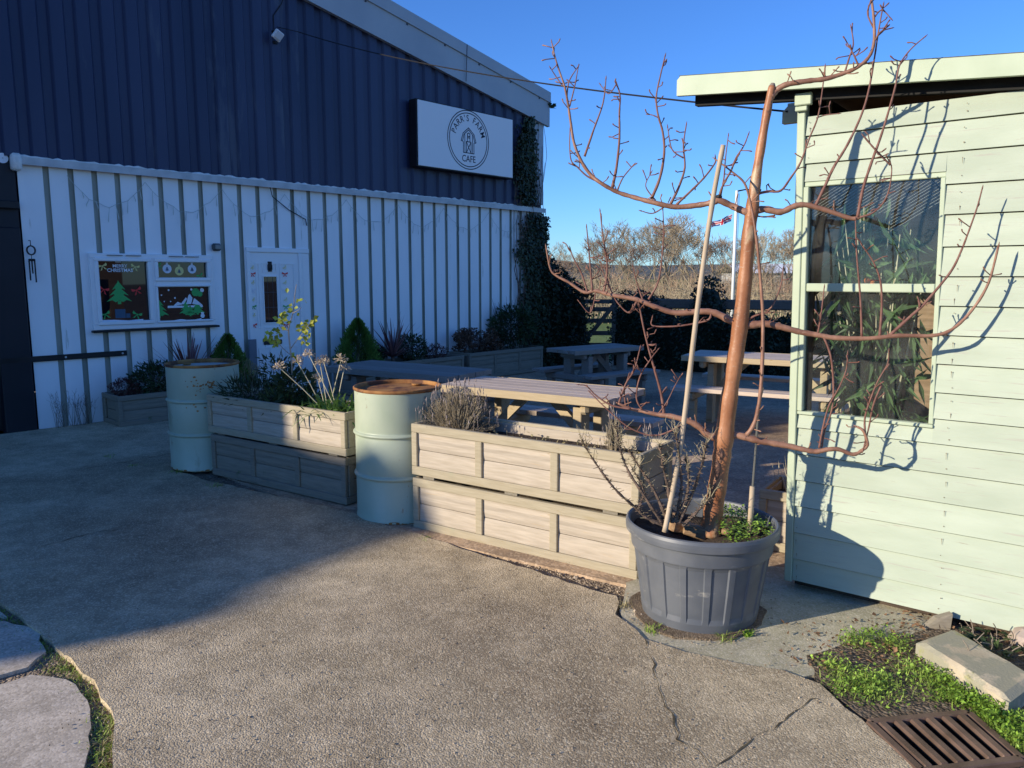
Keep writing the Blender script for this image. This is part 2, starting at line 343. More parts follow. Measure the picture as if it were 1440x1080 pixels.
yellow_m = leafm('yellowing_leaf', (0.52, 0.50, 0.07), (0.24, 0.33, 0.05), 0.35, 0.4)
dkleaf_m = leafm('dark_leaf', (0.035, 0.06, 0.025), (0.06, 0.09, 0.03), 0.2, 0.4)
seed_m = leafm('dry_seed_head', (0.52, 0.42, 0.30), (0.66, 0.55, 0.42), 0.2, 0.25, 0.8)
straw_m = mat('dry_stalk', (0.50, 0.44, 0.29), (0.60, 0.54, 0.38), 8, rough=0.7)
lav_m = leafm('lavender_foliage', (0.19, 0.16, 0.115), (0.27, 0.23, 0.17), 0.15, 0.35, 0.9)
lavtip_m = leafm('lavender_spike', (0.27, 0.22, 0.21), (0.36, 0.30, 0.28), 0.15, 0.35, 0.9)
deadstem_m = mat('dead_stem', (0.085, 0.06, 0.045), (0.18, 0.125, 0.095), 45, rough=0.85, bump=0.6, bscale=80, bdist=0.004)
weed_m = leafm('weed_leaf', (0.20, 0.34, 0.04), (0.34, 0.50, 0.09), 0.35, 0.5)
grass_m = leafm('grass_blade', (0.22, 0.32, 0.05), (0.34, 0.44, 0.1), 0.3, 0.4)
drygrass_m = leafm('dry_grass_blade', (0.34, 0.29, 0.14), (0.42, 0.36, 0.2), 0.3, 0.3)
litter_m = leafm('leaf_litter', (0.16, 0.09, 0.05), (0.30, 0.17, 0.09), 0.15, 0.5, 0.8)
gum_m = leafm('lance_leaf', (0.05, 0.10, 0.045), (0.14, 0.22, 0.095), 0.2, 0.45, 0.4)
glass_m = glass_mat('shed_glass', (0.93, 0.96, 0.95), 0.02, 0.9)
cafeglass_m = mat('cafe_glass', (0.008, 0.008, 0.011), (0.010, 0.010, 0.013), 2, rough=0.02, spec=0.5)
ink_m = mat('navy_ink', (0.018, 0.022, 0.045), rough=0.6)
signface_m = mat('sign_face', (0.80, 0.80, 0.81), (0.82, 0.82, 0.82), 2, rough=0.4)
red_m = mat('red_print', (0.75, 0.04, 0.04), rough=0.5); green_m = mat('green_print', (0.05, 0.38, 0.10), rough=0.5)
gold_m = mat('gold_print', (0.75, 0.64, 0.25), rough=0.5); silver_m = mat('silver_print', (0.72, 0.74, 0.80), rough=0.5)
snow_m = mat('white_print', (0.78, 0.80, 0.84), rough=0.6); bluep_m = mat('blue_print', (0.05, 0.10, 0.16), rough=0.6)

# ================================================================== GROUND
structure(MB().quad((-400, -60, -0.012), (400, -60, -0.012), (400, 900, -0.012), (-400, 900, -0.012)).build('ground', dirt_m))
structure(MB().quad((-300, 15.2, -0.004), (300, 15.2, -0.004), (300, 700, -0.004), (-300, 700, -0.004)).build('field', field_m))
def jag(pts, step=0.07, amp=0.012):
    out = []
    for a, b in zip(pts[:-1], pts[1:]):
        a = Vector(a); b = Vector(b); n = max(1, int((b - a).length / step))
        for k in range(n):
            p = a.lerp(b, k / n); out.append((p.x + R.uniform(-amp, amp), p.y + R.uniform(-amp, amp)))
    out.append(tuple(pts[-1])); return out
g2 = lambda x, y: tuple(G(x, y)[:2])
left_edge = [(-1.7, 1.2), g2(150, 1110), g2(157, 1060), g2(165, 1020), g2(140, 972), g2(96, 930), g2(58, 892), g2(0, 850), g2(-180, 770), (-14, 5.5)]
right_edge = [g2(1300, 1090), g2(1230, 1035), g2(1190, 1000), g2(1150, 965), g2(1100, 947), g2(1030, 935), g2(960, 920), g2(905, 902), g2(868, 868), g2(868, 842), g2(800, 822), g2(700, 790), g2(580, 752), g2(490, 722), g2(300, 680), g2(240, 662)]
loop = jag([(1.9, 1.2)] + right_edge) + [(-1.3, 7.3), (-3.4, 9.6), (-5.05, 7.9), (-9, 3.6), (-18, -2)] + jag(list(reversed(left_edge)))[1:-1] + [(-1.7, 1.2)]
structure(MB().poly_prism(loop, -0.012, 0.014).build('tarmac_yard', tarmac))
# concrete slabs left of the tarmac
def slab(pix, z, name, m):
    pts = jag([g2(*p) for p in pix] + [g2(*pix[0])], 0.06, 0.008)[:-1]
    a = sum(pts[i][0] * pts[(i + 1) % len(pts)][1] - pts[(i + 1) % len(pts)][0] * pts[i][1] for i in range(len(pts)))
    if a < 0: pts.reverse()
    return structure(MB().poly_prism(pts, -0.012, z).build(name, m))
slab([(-40, 1110), (110, 1100), (128, 1050), (125, 985), (92, 955), (40, 950), (-60, 985)], 0.004, 'concrete_slab', slab_m)
slab([(-70, 972), (40, 938), (62, 918), (52, 885), (-10, 872), (-120, 880)], 0.004, 'concrete_slab', slab_m)
slab([(-130, 870), (-10, 862), (10, 868), (-30, 838), (-200, 800)], 0.002, 'concrete_slab', slab_m)
# pale concrete apron round the pot and shed
slab([(880, 905), (1000, 945), (1100, 958), (1160, 948), (1300, 900), (1330, 870), (1250, 840), (1120, 800), (1000, 790), (880, 820), (872, 860)], 0.006, 'concrete_apron', apron_m)
structure(MB().poly_prism([(-1.2, 5.0), (0.75, 3.75), (1.2, 3.95), (4.6, 3.2), (7, 9), (3.6, 14.6), (1.2, 14.8), (-3.3, 9.9), (-2.2, 7.4), (-2.4, 6.15)], -0.012, 0.004).build('patio', patio_m))
# cracks: thin dark gaps, irregular in width
structure(MB().poly_prism([(.90 + (.315 + .03 * math.sin(3 * k * .157 + 1) + R.uniform(-.012, .012)) * math.cos(k * .157) - .02, 3.515 + (.305 + R.uniform(-.012, .012)) * math.sin(k * .157)) for k in range(40)], -.012, .0165).build('dirt_collar', ground_mat('brown_crumbs', (0.19, 0.14, 0.09), (0.30, 0.22, 0.15), (0.4, 0.33, 0.24), (0.10, 0.07, 0.045), 170, 1.0, 0.008, 9, (0.14, 0.105, 0.07))))
def crack(pix, w0, name='crack', z=0.0165, m=None):
    pts = [Vector((*p, z)) for p in jag([g2(*p) for p in pix], 0.035, 0.010)]; mb = MB()
    i0 = None; prev = None
    for k, p in enumerate(pts):
        t = (pts[min(k + 1, len(pts) - 1)] - pts[max(0, k - 1)]); nrm = Vector((-t.y, t.x, 0)).normalized()
        w = w0 * (0.2 + 1.5 * R.random() ** 2) * (0.25 if k in (0, len(pts) - 1) else 1); cur = (p + nrm * w / 2, p - nrm * w / 2)
        if prev: mb.quad(prev[0], prev[1], cur[1], cur[0])
        prev = cur
    o = mb.build(name, m or mat('crack_fill', (0.07, 0.055, 0.035), (0.13, 0.105, 0.06), 14, rough=1.0)); return structure(o)
crack([(905, 902), (918, 940), (925, 975), (948, 1015), (955, 1045), (985, 1062), (1000, 1090)], 0.0055, 'ground_crack')
crack([(1148, 985), (1110, 1012), (1085, 1030), (1060, 1042), (1040, 1062), (1020, 1075), (1000, 1090)], 0.0055, 'ground_crack')
crack([(-60, 792), (60, 772), (130, 752), (168, 748)], 0.007, 'ground_crack')
crack([(120, 662), (200, 648), (240, 640)], 0.008, 'ground_crack')
# dirt and pebbles along the planters
mb = MB()
for k in range(420):
    t = R.random(); p = Vector(g2(590, 748)).lerp(Vector(g2(900, 845)), t) + Vector((R.gauss(0.03, 0.06), R.gauss(0.03, 0.06)))
    r = R.uniform(0.002, 0.006) * (2.2 if R.random() < .05 else 1)
    mb.box((p.x, p.y, -0.012 + r * .6), (r * 2, r * 1.6, r * 1.4), Matrix.Rotation(R.uniform(0, 6), 3, (R.random(), R.random(), 1)), r * .45)
for k in range(260):
    a = R.uniform(2.6, 5.6); rr = R.uniform(0.27, 0.36); r = R.uniform(0.001, 0.0035) * (2.4 if R.random() < .05 else 1)
    mb.box((0.90 + rr * math.cos(a), 3.53 + rr * math.sin(a), 0.008 + r * .6), (r * 2, r * 1.6, r * 1.4), Matrix.Rotation(R.uniform(0, 6), 3, (R.random(), R.random(), 1)), r * .45)
pebble_m = mat('pebble', (0.25, 0.19, 0.13), (0.44, 0.36, 0.27), 30, island=0.4, rough=0.9)
tag(mb.build('gravel', pebble_m), 'loose pebbles and grit in the dirt along the planters and round the pot', 'gravel', kind='stuff')
# loose chips on the yard
mb = MB()
for k in range(900):
    p = G(R.uniform(60, 1200), R.uniform(760, 1075)); r = R.uniform(0.0012, 0.004)
    mb.box((p.x, p.y, 0.0145 + r * .4), (r * 2, r * 1.5, r * 1.2), Matrix.Rotation(R.uniform(0, 6), 3, (R.random(), R.random(), 1)), r * .4)
tag(mb.build('grit', pebble_m), 'scattered stone chips lying loose on the tarmac yard', 'grit', kind='stuff')

# ================================================================== CAFE BUILDING
FA = Vector((-4.996, 7.985)); FAZ = math.radians(47); FD = Vector((math.cos(FAZ), math.sin(FAZ))); FN = Vector((math.sin(FAZ), -math.cos(FAZ)))
def FW(s, out, z): return Vector((FA.x + FD.x * s + FN.x * out, FA.y + FD.y * s + FN.y * out, z))
def FS(x, y, out=0.0):                                   # picture point -> (s, z) on the facade plane moved out by `out`
    p = PL(x, y, FA + FN * out, FD); q = Vector(p[:2]) - FA; return q.dot(FD), p.z
FM = Matrix(((FD.x, FN.x, 0), (FD.y, FN.y, 0), (0, 0, 1)))  # columns: along, out, up
def fbox(mb, s0, s1, o0, o1, z0, z1, bev=0.0): return mb.box(FW((s0 + s1) / 2, (o0 + o1) / 2, (z0 + z1) / 2), (abs(s1 - s0), abs(o1 - o0), abs(z1 - z0)), FM, bev)
cafe = thing('cafe_building', 'navy and white corrugated metal cafe with shallow gabled roof behind the yard', 'building', FW(0, 0, 0), 0)
S0, S1, SR = -8.95, 8.06, -0.445
def verge(s): return 4.22 + (S1 - s) * 0.19 if s > SR else 4.22 + (S1 - SR) * 0.19 - (SR - s) * 0.28
# upper navy cladding, trapezoidal ribs
def profile(s0, s1, pitch, rib, depth, slope, phase=0.0):
    out = []; s = s0 + phase
    out.append((s0, 0.0))
    while s + pitch <= s1:
        out += [(s + pitch - rib - 2 * slope, 0.0), (s + pitch - rib - slope, depth), (s + pitch - slope, depth), (s + pitch, 0.0)]; s += pitch
    out.append((s1, 0.0)); return out
def sheet(mb, prof, zb, zt, o0=0.0, flip=False):
    for (a, da), (b, db) in zip(prof[:-1], prof[1:]):
        if b - a < 1e-6: continue
        mb.quad(FW(a, o0 + da, zb(a)), FW(b, o0 + db, zb(b)), FW(b, o0 + db, zt(b)), FW(a, o0 + da, zt(a)))
mb = MB(); sheet(mb, profile(S0, S1, 0.25, 0.12, 0.035, 0.025), lambda s: 2.80, lambda s: verge(s) + 0.05); mb.build('upper_cladding', navy_m, cafe)
# lower white cladding with narrow recessed grooves; holes left behind the window and the door
wsL, wzT = FS(126.6, 357); wsR, _ = FS(298, 364); wzB = FS(130, 462)[1]
W0, W1, Z0, Z1 = 0.60, 1.985, 1.025, 1.862
D0, D1, DZ = 2.43, 3.33, 1.975
grooves = [0.26 + 0.2335 * k for k in range(7)] + [1.895 + 0.2452 * k for k in range(26)]
gw = 0.058
mb = MB()
def strip(a, b, o, z0, z1, mi): mb.cur = mi; mb.quad(FW(a, o, z0), FW(b, o, z0), FW(b, o, z1), FW(a, o, z1))
edges = [0.0]
for g in grooves:
    if g < S1 - 0.08: edges += [g - gw / 2, g + gw / 2]
edges.append(S1)
def spans(a, b):
    """vertical intervals of wall between s=a..b, window and door cut out"""
    c = (a + b) / 2
    if W0 + .02 < c < W1 - .02: return [(0.0, Z0 + .03), (Z1 - .03, 2.8)]
    if D0 + .02 < c < D1 - .02: return [(DZ - .03, 2.8)]
    return [(0.0, 2.8)]
for k, (a, b) in enumerate(zip(edges[:-1], edges[1:])):
    cuts = sorted({a, b} | {c for c in (W0 + .02, W1 - .02, D0 + .02, D1 - .02) if a < c < b})
    for a2, b2 in zip(cuts[:-1], cuts[1:]):
        for z0, z1 in spans(a2, b2):
            if k % 2 == 0: strip(a2, b2, 0.0, z0, z1, 0)
            else:
                strip(a2, b2, -0.03, z0, z1, 1)
                mb.cur = 1
                if a2 == a: mb.quad(FW(a, 0, z0), FW(a, -0.03, z0), FW(a, -0.03, z1), FW(a, 0, z1))
                if b2 == b: mb.quad(FW(b, -0.03, z0), FW(b, 0, z0), FW(b, 0, z1), FW(b, -0.03, z1))
mb.build('lower_cladding', [white_m, groove_m], cafe)
# the dark end to the left with its black sliding door
mb = MB(); fbox(mb, -8.95, -0.02, -0.12, 0.012, 2.1, 2.80); fbox(mb, -8.95, -3.2, -0.12, 0.012, 0, 2.1); mb.build('dark_wall_panel', mat('dark_panel', (0.010, 0.012, 0.018), (0.015, 0.017, 0.025), 2, rough=0.5), cafe)
mb = MB(); fbox(mb, -0.30, -0.02, -0.12, 0.03, 0, 2.1, .01); mb.build('door_post', MATS['dark_panel'], cafe)
mb = MB(); fbox(mb, -3.2, -0.30, -0.16, -0.09, 0.03, 2.1); mb.build('sliding_door', black_m, cafe)
mb = MB(); fbox(mb, -8.95, -0.02, 0.015, 0.07, 2.28, 2.36, .01); mb.build('door_track', black_m, cafe)
# fascia: wide lower band, narrow proud upper band, and grey corner strip
mb = MB()
for a, b in ((S0 - .1, SR), (SR, S1 + .12)):
    va, vb = verge(a) + 0.0, verge(b) + 0.0
    for o0, o1, lo, hi in ((0.04, 0.10, 0.0, 0.40), (0.04, 0.125, 0.40, 0.57)):
        P = [FW(a, o1, va + lo), FW(b, o1, vb + lo), FW(b, o1, vb + hi), FW(a, o1, va + hi)]; Q = [FW(a, o0, va + lo), FW(b, o0, vb + lo), FW(b, o0, vb + hi), FW(a, o0, va + hi)]
        mb.quad(*P); mb.quad(*reversed(Q))
        for i in range(4): j = (i + 1) % 4; mb.quad(P[j], P[i], Q[i], Q[j])
mb.build('fascia', fascia_m, cafe)
dg_m = mat('dark_grey', (0.08, 0.09, 0.11))
for s in (6.15, 2.9, -0.4):
    v = verge(s); MB().beam(FW(s, 0.127, v + 0.01), FW(s + .03, 0.127, v + 0.56), 0.012, 0.004, up=(FN.x, FN.y, 0)).build('fascia_joint', dg_m, cafe)
for k in range(9):
    s = 7.9 - k * 0.72; v = verge(s); fbox(MB(), s - .012, s + .012, 0.10, 0.112, v + .37, v + .394).build('screw', dg_m, cafe)
mb = MB(); fbox(mb, 7.62, S1 + .02, 0.0, 0.045, 2.86, verge(7.8) + .02); mb.build('corner_trim', fascia_m, cafe)
mb = MB(); fbox(mb, 7.86, S1 + .012, -0.03, 0.02, 0, 2.79); mb.build('corner_post', fascia_m, cafe)
# roof, side wall and rear so the building is a closed volume
mb = MB(); BK = -3.2
for a, b in ((S0 - .1, SR), (SR, S1 + .12)):
    va, vb = verge(a) + 0.55, verge(b) + 0.55
    mb.quad(FW(a, 0.11, va), FW(b, 0.11, vb), FW(b, BK, vb), FW(a, BK, va)); mb.quad(FW(a, BK, va - .06), FW(b, BK, vb - .06), FW(b, 0.02, vb - .06), FW(a, 0.02, va - .06))
mb.build('roof', mat('roof_sheet', (0.2, 0.21, 0.22), (0.26, 0.27, 0.28), 2, rough=0.6), cafe)
mb = MB()
mb.quad(FW(S1 - .01, 0, 0), FW(S1 - .01, BK, 0), FW(S1 - .01, BK, 4.7), FW(S1 - .01, 0, 4.7)); mb.quad(FW(S0, BK, 0), FW(S0, -.1, 0), FW(S0, -.1, 4.7), FW(S0, BK, 4.7))
mb.quad(FW(S1, BK, 0), FW(S0, BK, 0), FW(S0, BK, 4.7), FW(SR, BK, 6.5), FW(S1, BK, 4.7)); mb.build('rear_wall', navy_m, cafe)
# flashing ledge between the claddings, with squeezed-out foam along the top
mb = MB(); fbox(mb, 0.0, S1 + .06, 0.0, 0.07, 2.765, 2.80); fbox(mb, 0.0, S1 + .06, 0.072, 0.078, 2.725, 2.80); mb.build('flashing', lead_m, cafe)
mb = MB(); pts = []; rad = []
for k in range(160):
    s = 0.02 + k * 8.0 / 159; pts.append(FW(s, 0.042 + R.uniform(-.008, .008), 2.803 + R.uniform(0, .008))); rad.append(max(.004, R.choice([.008, .012, .016, .02, .026]) * R.uniform(.6, 1.2) * (0.5 if R.random() < .3 else 1)))
mb.tube(pts, rad, 6); fbox(mb, -0.06, 0.03, -0.01, 0.10, 2.66, 2.83, .02); mb.build('foam_bead', foam_m, cafe, smooth=True)
# window
win = thing('window', '', ''); bpy.data.objects.remove(win)
mb = MB()
def bar(x0, y0, x1, y1, o0=-0.03, o1=0.045, b=.006):       # picture rectangle on the facade -> box
    a = FS(x0, y0); c = FS(x1, y1); fbox(mb, a[0], c[0], o0, o1, min(a[1], c[1]), max(a[1], c[1]), b)
fr = [(W0, W1, Z0, Z0 + .06), (W0, W1, Z1 - .055, Z1), (W0, W0 + .055, Z0 + .06, Z1 - .055), (W1 - .05, W1, Z0 + .06, Z1 - .055)]
for a, b, c, d in fr: fbox(mb, a, b, -0.03, 0.045, c, d, .006)
MU = 1.265; TR = 1.535
fbox(mb, MU - .03, MU + .03, -.03, .045, Z0 + .06, Z1 - .055, .006); fbox(mb, MU + .03, W1 - .05, -.03, .045, TR - .032, TR + .032, .006)
window = mb.build('window', upvc_m, cafe)
mb = MB()
def casement(a, b, c, d, w=.042):
    fbox(mb, a, b, -.01, .062, c, c + w, .008); fbox(mb, a, b, -.01, .062, d - w, d, .008); fbox(mb, a, a + w, -.01, .062, c + w, d - w, .008); fbox(mb, b - w, b, -.01, .062, c + w, d - w, .008)
casement(W0 + .045, MU - .018, Z0 + .05, Z1 - .045); casement(MU + .018, W1 - .04, TR + .02, Z1 - .045); casement(MU + .018, W1 - .04, Z0 + .05, TR - .02, .025)
mb.build('frame', upvc_m, window, world=False)
for a, b, c, d in ((W0 + .085, MU - .058, Z0 + .09, Z1 - .085), (MU + .058, W1 - .08, TR + .06, Z1 - .085), (MU + .042, W1 - .064, Z0 + .074, TR - .044)):
    mb = MB(); fbox(mb, a - .004, b + .004, 0.0, 0.012, c - .004, d + .004); mb.build('pane', cafeglass_m, window, world=False)
mb = MB(); fbox(mb, W0 - .02, W1 + .03, 0.0, 0.075, Z0 - .026, Z0 - .002, .006); mb.build('sill', black_m, window, world=False)
mb = MB()
for a in (W0 + .18, W0 + .38, MU + .19, MU + .38): fbox(MB(), a, a + .16, .046, .064, Z1 - .026, Z1 - .018).build('trickle_vent', mat('vent_grey', (0.16, 0.17, 0.2)), window, world=False)
for o in list(bpy.data.objects):
    if o.parent == window:                                   # sub-parts were written in world space: bring them into the cafe's frame
        o.data.transform(cafe.matrix_basis.inverted())

# stickers: flat shapes on the glass / door, drawn in (s, z) metres around a centre
def flat(parent, name, m, polys, cs, cz, out, grand=True):
    mb = MB()
    for i, poly in enumerate(polys):
        mb.quad(*[FW(cs + x, out + .0004 * (i % 3), cz + y) for x, y in poly])
    o = mb.build(name, m, None); o.data.transform(cafe.matrix_basis.inverted()); o.parent = parent; return o
def circ(r, cx=0, cy=0, n=14): return [(cx + r * math.cos(2 * math.pi * k / n), cy + r * math.sin(2 * math.pi * k / n)) for k in range(n)]
def bow(k=1.0, rot=0.0):
    P = [[(0, 0), (-.9, .55), (-1, .1), (-.75, -.15)], [(0, 0), (.75, -.15), (1, .1), (.9, .55)], [(-.1, -.05), (-.75, -.95), (-.3, -.8), (0, -.1)], [(0, -.1), (.3, -.8), (.75, -.95), (.1, -.05)], circ(.16, 0, 0, 8)]
    c, s_ = math.cos(rot), math.sin(rot)
    return [[(k * (x * c - y * s_), k * (x * s_ + y * c)) for x, y in p] for p in P]
def fir(k=1.0):
    P = []
    for i, (w, yb, yt) in enumerate(((.30, .55, 1.0), (.44, .28, .75), (.58, .0, .5))):
        P.append([(-w, yb), (-w * .55, yb + .07), (-w * .3, yb - .03), (0, yb + .05), (w * .3, yb - .03), (w * .55, yb + .07), (w, yb), (w * .15, yt - .1), (0, yt), (-w * .15, yt - .1)])
    P.append([(-.08, -.12), (.08, -.12), (.08, .02), (-.08, .02)])
    return [[(k * x, k * y) for x, y in p] for p in P]
def at_px(x, y): return FS(x, y, 0.013)
PO = 0.0135
def st(name, m, polys, x, y, par=None, out=PO): c = at_px(x, y); return flat(par or window, name, m, polys, c[0], c[1], out)
st('bow_sticker', gold_m, bow(.050, .25), 144, 374); st('bow_sticker', gold_m, bow(.048, -.25), 190, 375)
st('bow_sticker', red_m, bow(.055, -.3), 146, 407); st('bow_sticker', red_m, bow(.055, .3), 192, 408)
st('tree_sticker', green_m, fir(.235), 168, 424)
st('present_sticker', bluep_m, [[(-.06, -.05), (.05, -.05), (.05, .05), (-.06, .05)], [(.055, -.05), (.1, -.05), (.1, .0), (.055, .0)]], 170, 441)
st('bow_sticker', green_m, bow(.055, .3), 148, 442); st('bow_sticker', green_m, bow(.055, -.3), 193, 442)
st('snowdrift_sticker', silver_m, [[(-.26, -.012), (.26, -.012), (.26, .01), (.1, .0), (-.05, .012), (-.26, .018)]], 168, 451)
c = at_px(167, 373)
for txt, size, dz in (('MERRY', .050, -.024), ('CHRISTMAS', .052, -.072)):
    vs, fs = text_polys(txt, size, 0.02); flat(window, 'lettering', snow_m, [[vs[i] for i in f] for f in fs], c[0] + .01, c[1] + dz, PO)
st('house_sticker', snow_m, [[(-.03, 0), (.03, 0), (.03, .02), (0, .045), (-.03, .02)]], 166, 369)
for x, mm, y in ((235, silver_m, 378), (270, silver_m, 378.5), (252, gold_m, 381)):
    st('bauble_sticker', mm, [circ(.052, 0, 0, 18), [(-.012, .05), (.012, .05), (.012, .075), (-.012, .075)]], x, y)
    st('bauble_tree_sticker', bluep_m, fir(.045), x, y + 2.5, out=PO + .002)
st('bow_sticker', green_m, bow(.045, .4), 222, 373); st('bow_sticker', green_m, bow(.04, .4), 281, 387)
st('tree_sticker', green_m, fir(.20), 224, 444); st('tree_sticker', green_m, fir(.15), 262, 441); st('tree_sticker', green_m, fir(.16), 278, 440); st('tree_sticker', green_m, fir(.12), 268, 443)
st('mountain_sticker', silver_m, [[(-.16, 0), (-.10, .05), (-.06, .03), (0, .10), (.015, .08), (-.03, .02)], [(-.0, .02), (.03, .12), (.05, .14), (.08, .09), (.06, .02)], [(.07, .02), (.10, .09), (.17, .03), (.2, .0)]], 262, 430)
st('mountain_base_sticker', snow_m, [[(-.22, -.012), (.2, -.012), (.2, .01), (-.22, .014)]], 262, 431)
st('leaf_sticker', green_m, [circ(.05, 0, 0, 9), circ(.035, .05, -.02, 8)], 275, 411)
dots = [(218, 408, .010), (237, 408, .010), (227, 415, .008), (216, 423, .007), (231, 424, .007), (240, 424, .007), (246, 419, .009), (269, 407, .012), (281, 415, .009), (284, 408, .022)]
cs0, cz0 = at_px(250, 420); P = []
for x, y, r in dots: a, b = at_px(x, y); P.append(circ(r * 1.15, a - cs0, b - cz0, 9))
for p_ in P: flat(window, 'snowflake_sticker', snow_m, [p_], cs0, cz0, PO)
for x in (219, 285): st('snowman_sticker', snow_m, [circ(.026, 0, 0, 12), circ(.02, 0, .036, 12)], x, 444)
st('snowdrift_sticker', silver_m, [[(-.27, -.03), (.27, -.03), (.27, .02), (.15, .0), (.02, .018), (-.12, .0), (-.27, .015)]], 252, 451)

# door
mb = MB(); fbox(mb, D0, D1, -.03, .03, DZ - .06, DZ, .006); fbox(mb, D0, D0 + .05, -.03, .03, 0, DZ - .06, .006); fbox(mb, D1 - .16, D1 - .11, -.03, .03, 0, DZ - .06, .006)
fbox(mb, D1 - .11, D1, -.03, .02, 0, DZ - .06, .006)
door = mb.build('door', upvc_m, cafe)
ds0, ds1 = D0 + .05, D1 - .16
def sub(name, m, mb, par=door): o = mb.build(name, m, None); o.data.transform(cafe.matrix_basis.inverted()); o.parent = par; return o
mb = MB(); fbox(mb, ds0, ds1, -.03, .01, 0.02, DZ - .06)
gl0, gl1 = FS(370.7, 420)[0], FS(389, 420)[0]; gz1, gz0 = FS(380, 389)[1], FS(385, 453)[1]
for a, b, c, d in ((ds0 + .07, gl0 - .05, .95, 1.78), (gl1 + .05, ds1 - .07, .95, 1.78), (gl0 - .01, gl1 + .01, gz1 + .05, 1.78), (gl0 - .01, gl1 + .01, .70, gz0 - .06), (ds0 + .07, ds0 + .24, .15, .70), (ds1 - .24, ds1 - .07, .15, .70)):
    for e, f, g_, h in ((a, b, c, c + .012), (a, b, d - .012, d), (a, a + .012, c + .012, d - .012), (b - .012, b, c + .012, d - .012)): fbox(mb, e, f, .01, .018, g_, h)
sub('leaf', upvc_m, mb)
mb = MB(); fbox(mb, gl0 - .012, gl1 + .012, .01, .022, gz0 - .012, gz0); fbox(mb, gl0 - .012, gl1 + .012, .01, .022, gz1, gz1 + .012); fbox(mb, gl0 - .012, gl0, .01, .022, gz0, gz1); fbox(mb, gl1, gl1 + .012, .01, .022, gz0, gz1); sub('glazing_bead', upvc_m, mb)
mb = MB(); fbox(mb, gl0, gl1, .008, .014, gz0, gz1); sub('pane', cafeglass_m, mb)
mb = MB()
for z in (gz0 + (gz1 - gz0) * .33, gz0 + (gz1 - gz0) * .66): fbox(mb, gl0, gl1, .014, .017, z - .003, z + .003)
for s in (gl0 + (gl1 - gl0) * .3, gl0 + (gl1 - gl0) * .7): fbox(mb, s - .002, s + .002, .014, .016, gz0, gz1)
sub('leading', mat('lead_came', (0.08, 0.08, 0.09)), mb)
a, z = FS(383, 481); mb = MB(); fbox(mb, a - .13, a + .13, .01, .025, z - .03, z + .03, .006); sub('letter_plate', black_m, mb)
a, z = FS(378.5, 376)
mb = MB(); mb.lathe([(0.0, 0), (.03, .0), (.026, .012), (0, .016)], 14); mb2 = MB()
for dz, k in ((.05, .8), (0.0, 1.0), (-.03, .8)): fbox(mb2, a - .03 * k, a + .03 * k, .01, .028, z + dz - .03 * k, z + dz + .03 * k, .012)
sub('knocker', black_m, mb2)
for col in (354.5, 400):
    for i, (y, mm) in enumerate(((376, gold_m), (385, red_m), (397, gold_m), (408, silver_m), (421, gold_m), (431, green_m), (443, gold_m), (457, red_m))):
        k = .028 if mm is gold_m else .042; o = st('bow_sticker', mm, bow(k, .7 if mm is gold_m else 0), col + i * 0.35, y, par=door, out=.0195)
mb = MB(); a = D0 + .02; fbox(mb, a - .05, a + .05, .03, .05, 0.02, .82); sub('kick_strip', mat('grey_strip', (0.18, 0.19, 0.22)), mb)
mb = MB(); fbox(mb, D0 + .02, D1 - .02, -.03, -.02, 0, 0.02); sub('threshold', lead_m, mb)
# black strap bar across the white cladding
mb = MB(); fbox(mb, -0.4, 0.93, 0.012, 0.03, 0.725, 0.785, .004); o = tag(mb.build('strap_bar', black_m), 'black flat metal bar across the white cladding beside the dark doorway', 'bar')
mb = MB()
for s in (.3, .88): mb.box(FW(s, .034, .755), (.02, .012, .02), FM, .004)
mb.build('bolt', lead_m, o, world=False)
# ------------------------------------------------------------------ things on the facade
sg0, sg1 = FS(586, 140, .22)[0], FS(722, 165, .22)[0]
szt, szb = (FS(586, 140, .22)[1] + FS(722, 165, .22)[1]) / 2, (FS(588, 237, .22)[1] + FS(721, 249, .22)[1]) / 2
sign = thing('cafe_sign', 'white rectangular cafe sign with round barn emblem on the navy wall', 'sign', FW((sg0 + sg1) / 2, 0.04, szb))
mb = MB(); fbox(mb, sg0, sg1, .04, .205, szb, szt, .006); mb.build('sign_box', black_m, sign)
mb = MB(); fbox(mb, sg0 + .018, sg1 - .018, .205, .222, szb + .018, szt - .018, .004); mb.build('sign_face', signface_m, sign)
ec = FS(659, 197, .222); ec = (ec[0], ec[1])
ER = (FS(659, 154.5, .222)[1] - FS(659, 238, .222)[1]) / 2
SO = .2235
mb = MB()
def ring(r0, r1, n=72):
    for k in range(n):
        a, b = 2 * math.pi * k / n, 2 * math.pi * (k + 1) / n
        mb.quad(*[FW(ec[0] + r * math.cos(t), SO, ec[1] + r * math.sin(t)) for r, t in ((r0, a), (r1, a), (r1, b), (r0, b))])
ring(ER * .968, ER); mb.build('outer_ring', ink_m, sign); mb = MB(); ring(ER * .882, ER * .914); mb.build('inner_ring', ink_m, sign); mb = MB()
def line(p, q, w=.013):
    p = Vector(p); q = Vector(q); t = (q - p).normalized(); nn = Vector((-t.y, t.x)) * w / 2; t *= w * .4
    mb.quad(*[FW(ec[0] + a.x, SO + .0003 * R.random(), ec[1] + a.y) for a in (p - t - nn, q + t - nn, q + t + nn, p - t + nn)])
u = ER / 0.49
def L2(*pts):
    for a, b in zip(pts[:-1], pts[1:]): line((a[0] * u, a[1] * u), (b[0] * u, b[1] * u))
L2((-.175, -.025), (-.13, .10), (0, .20), (.13, .10), (.175, -.025)); L2((-.145, -.035), (-.11, .08), (0, .168), (.11, .08), (.145, -.035)); L2((-.175, -.025), (-.145, -.035)); L2((.175, -.025), (.145, -.035))
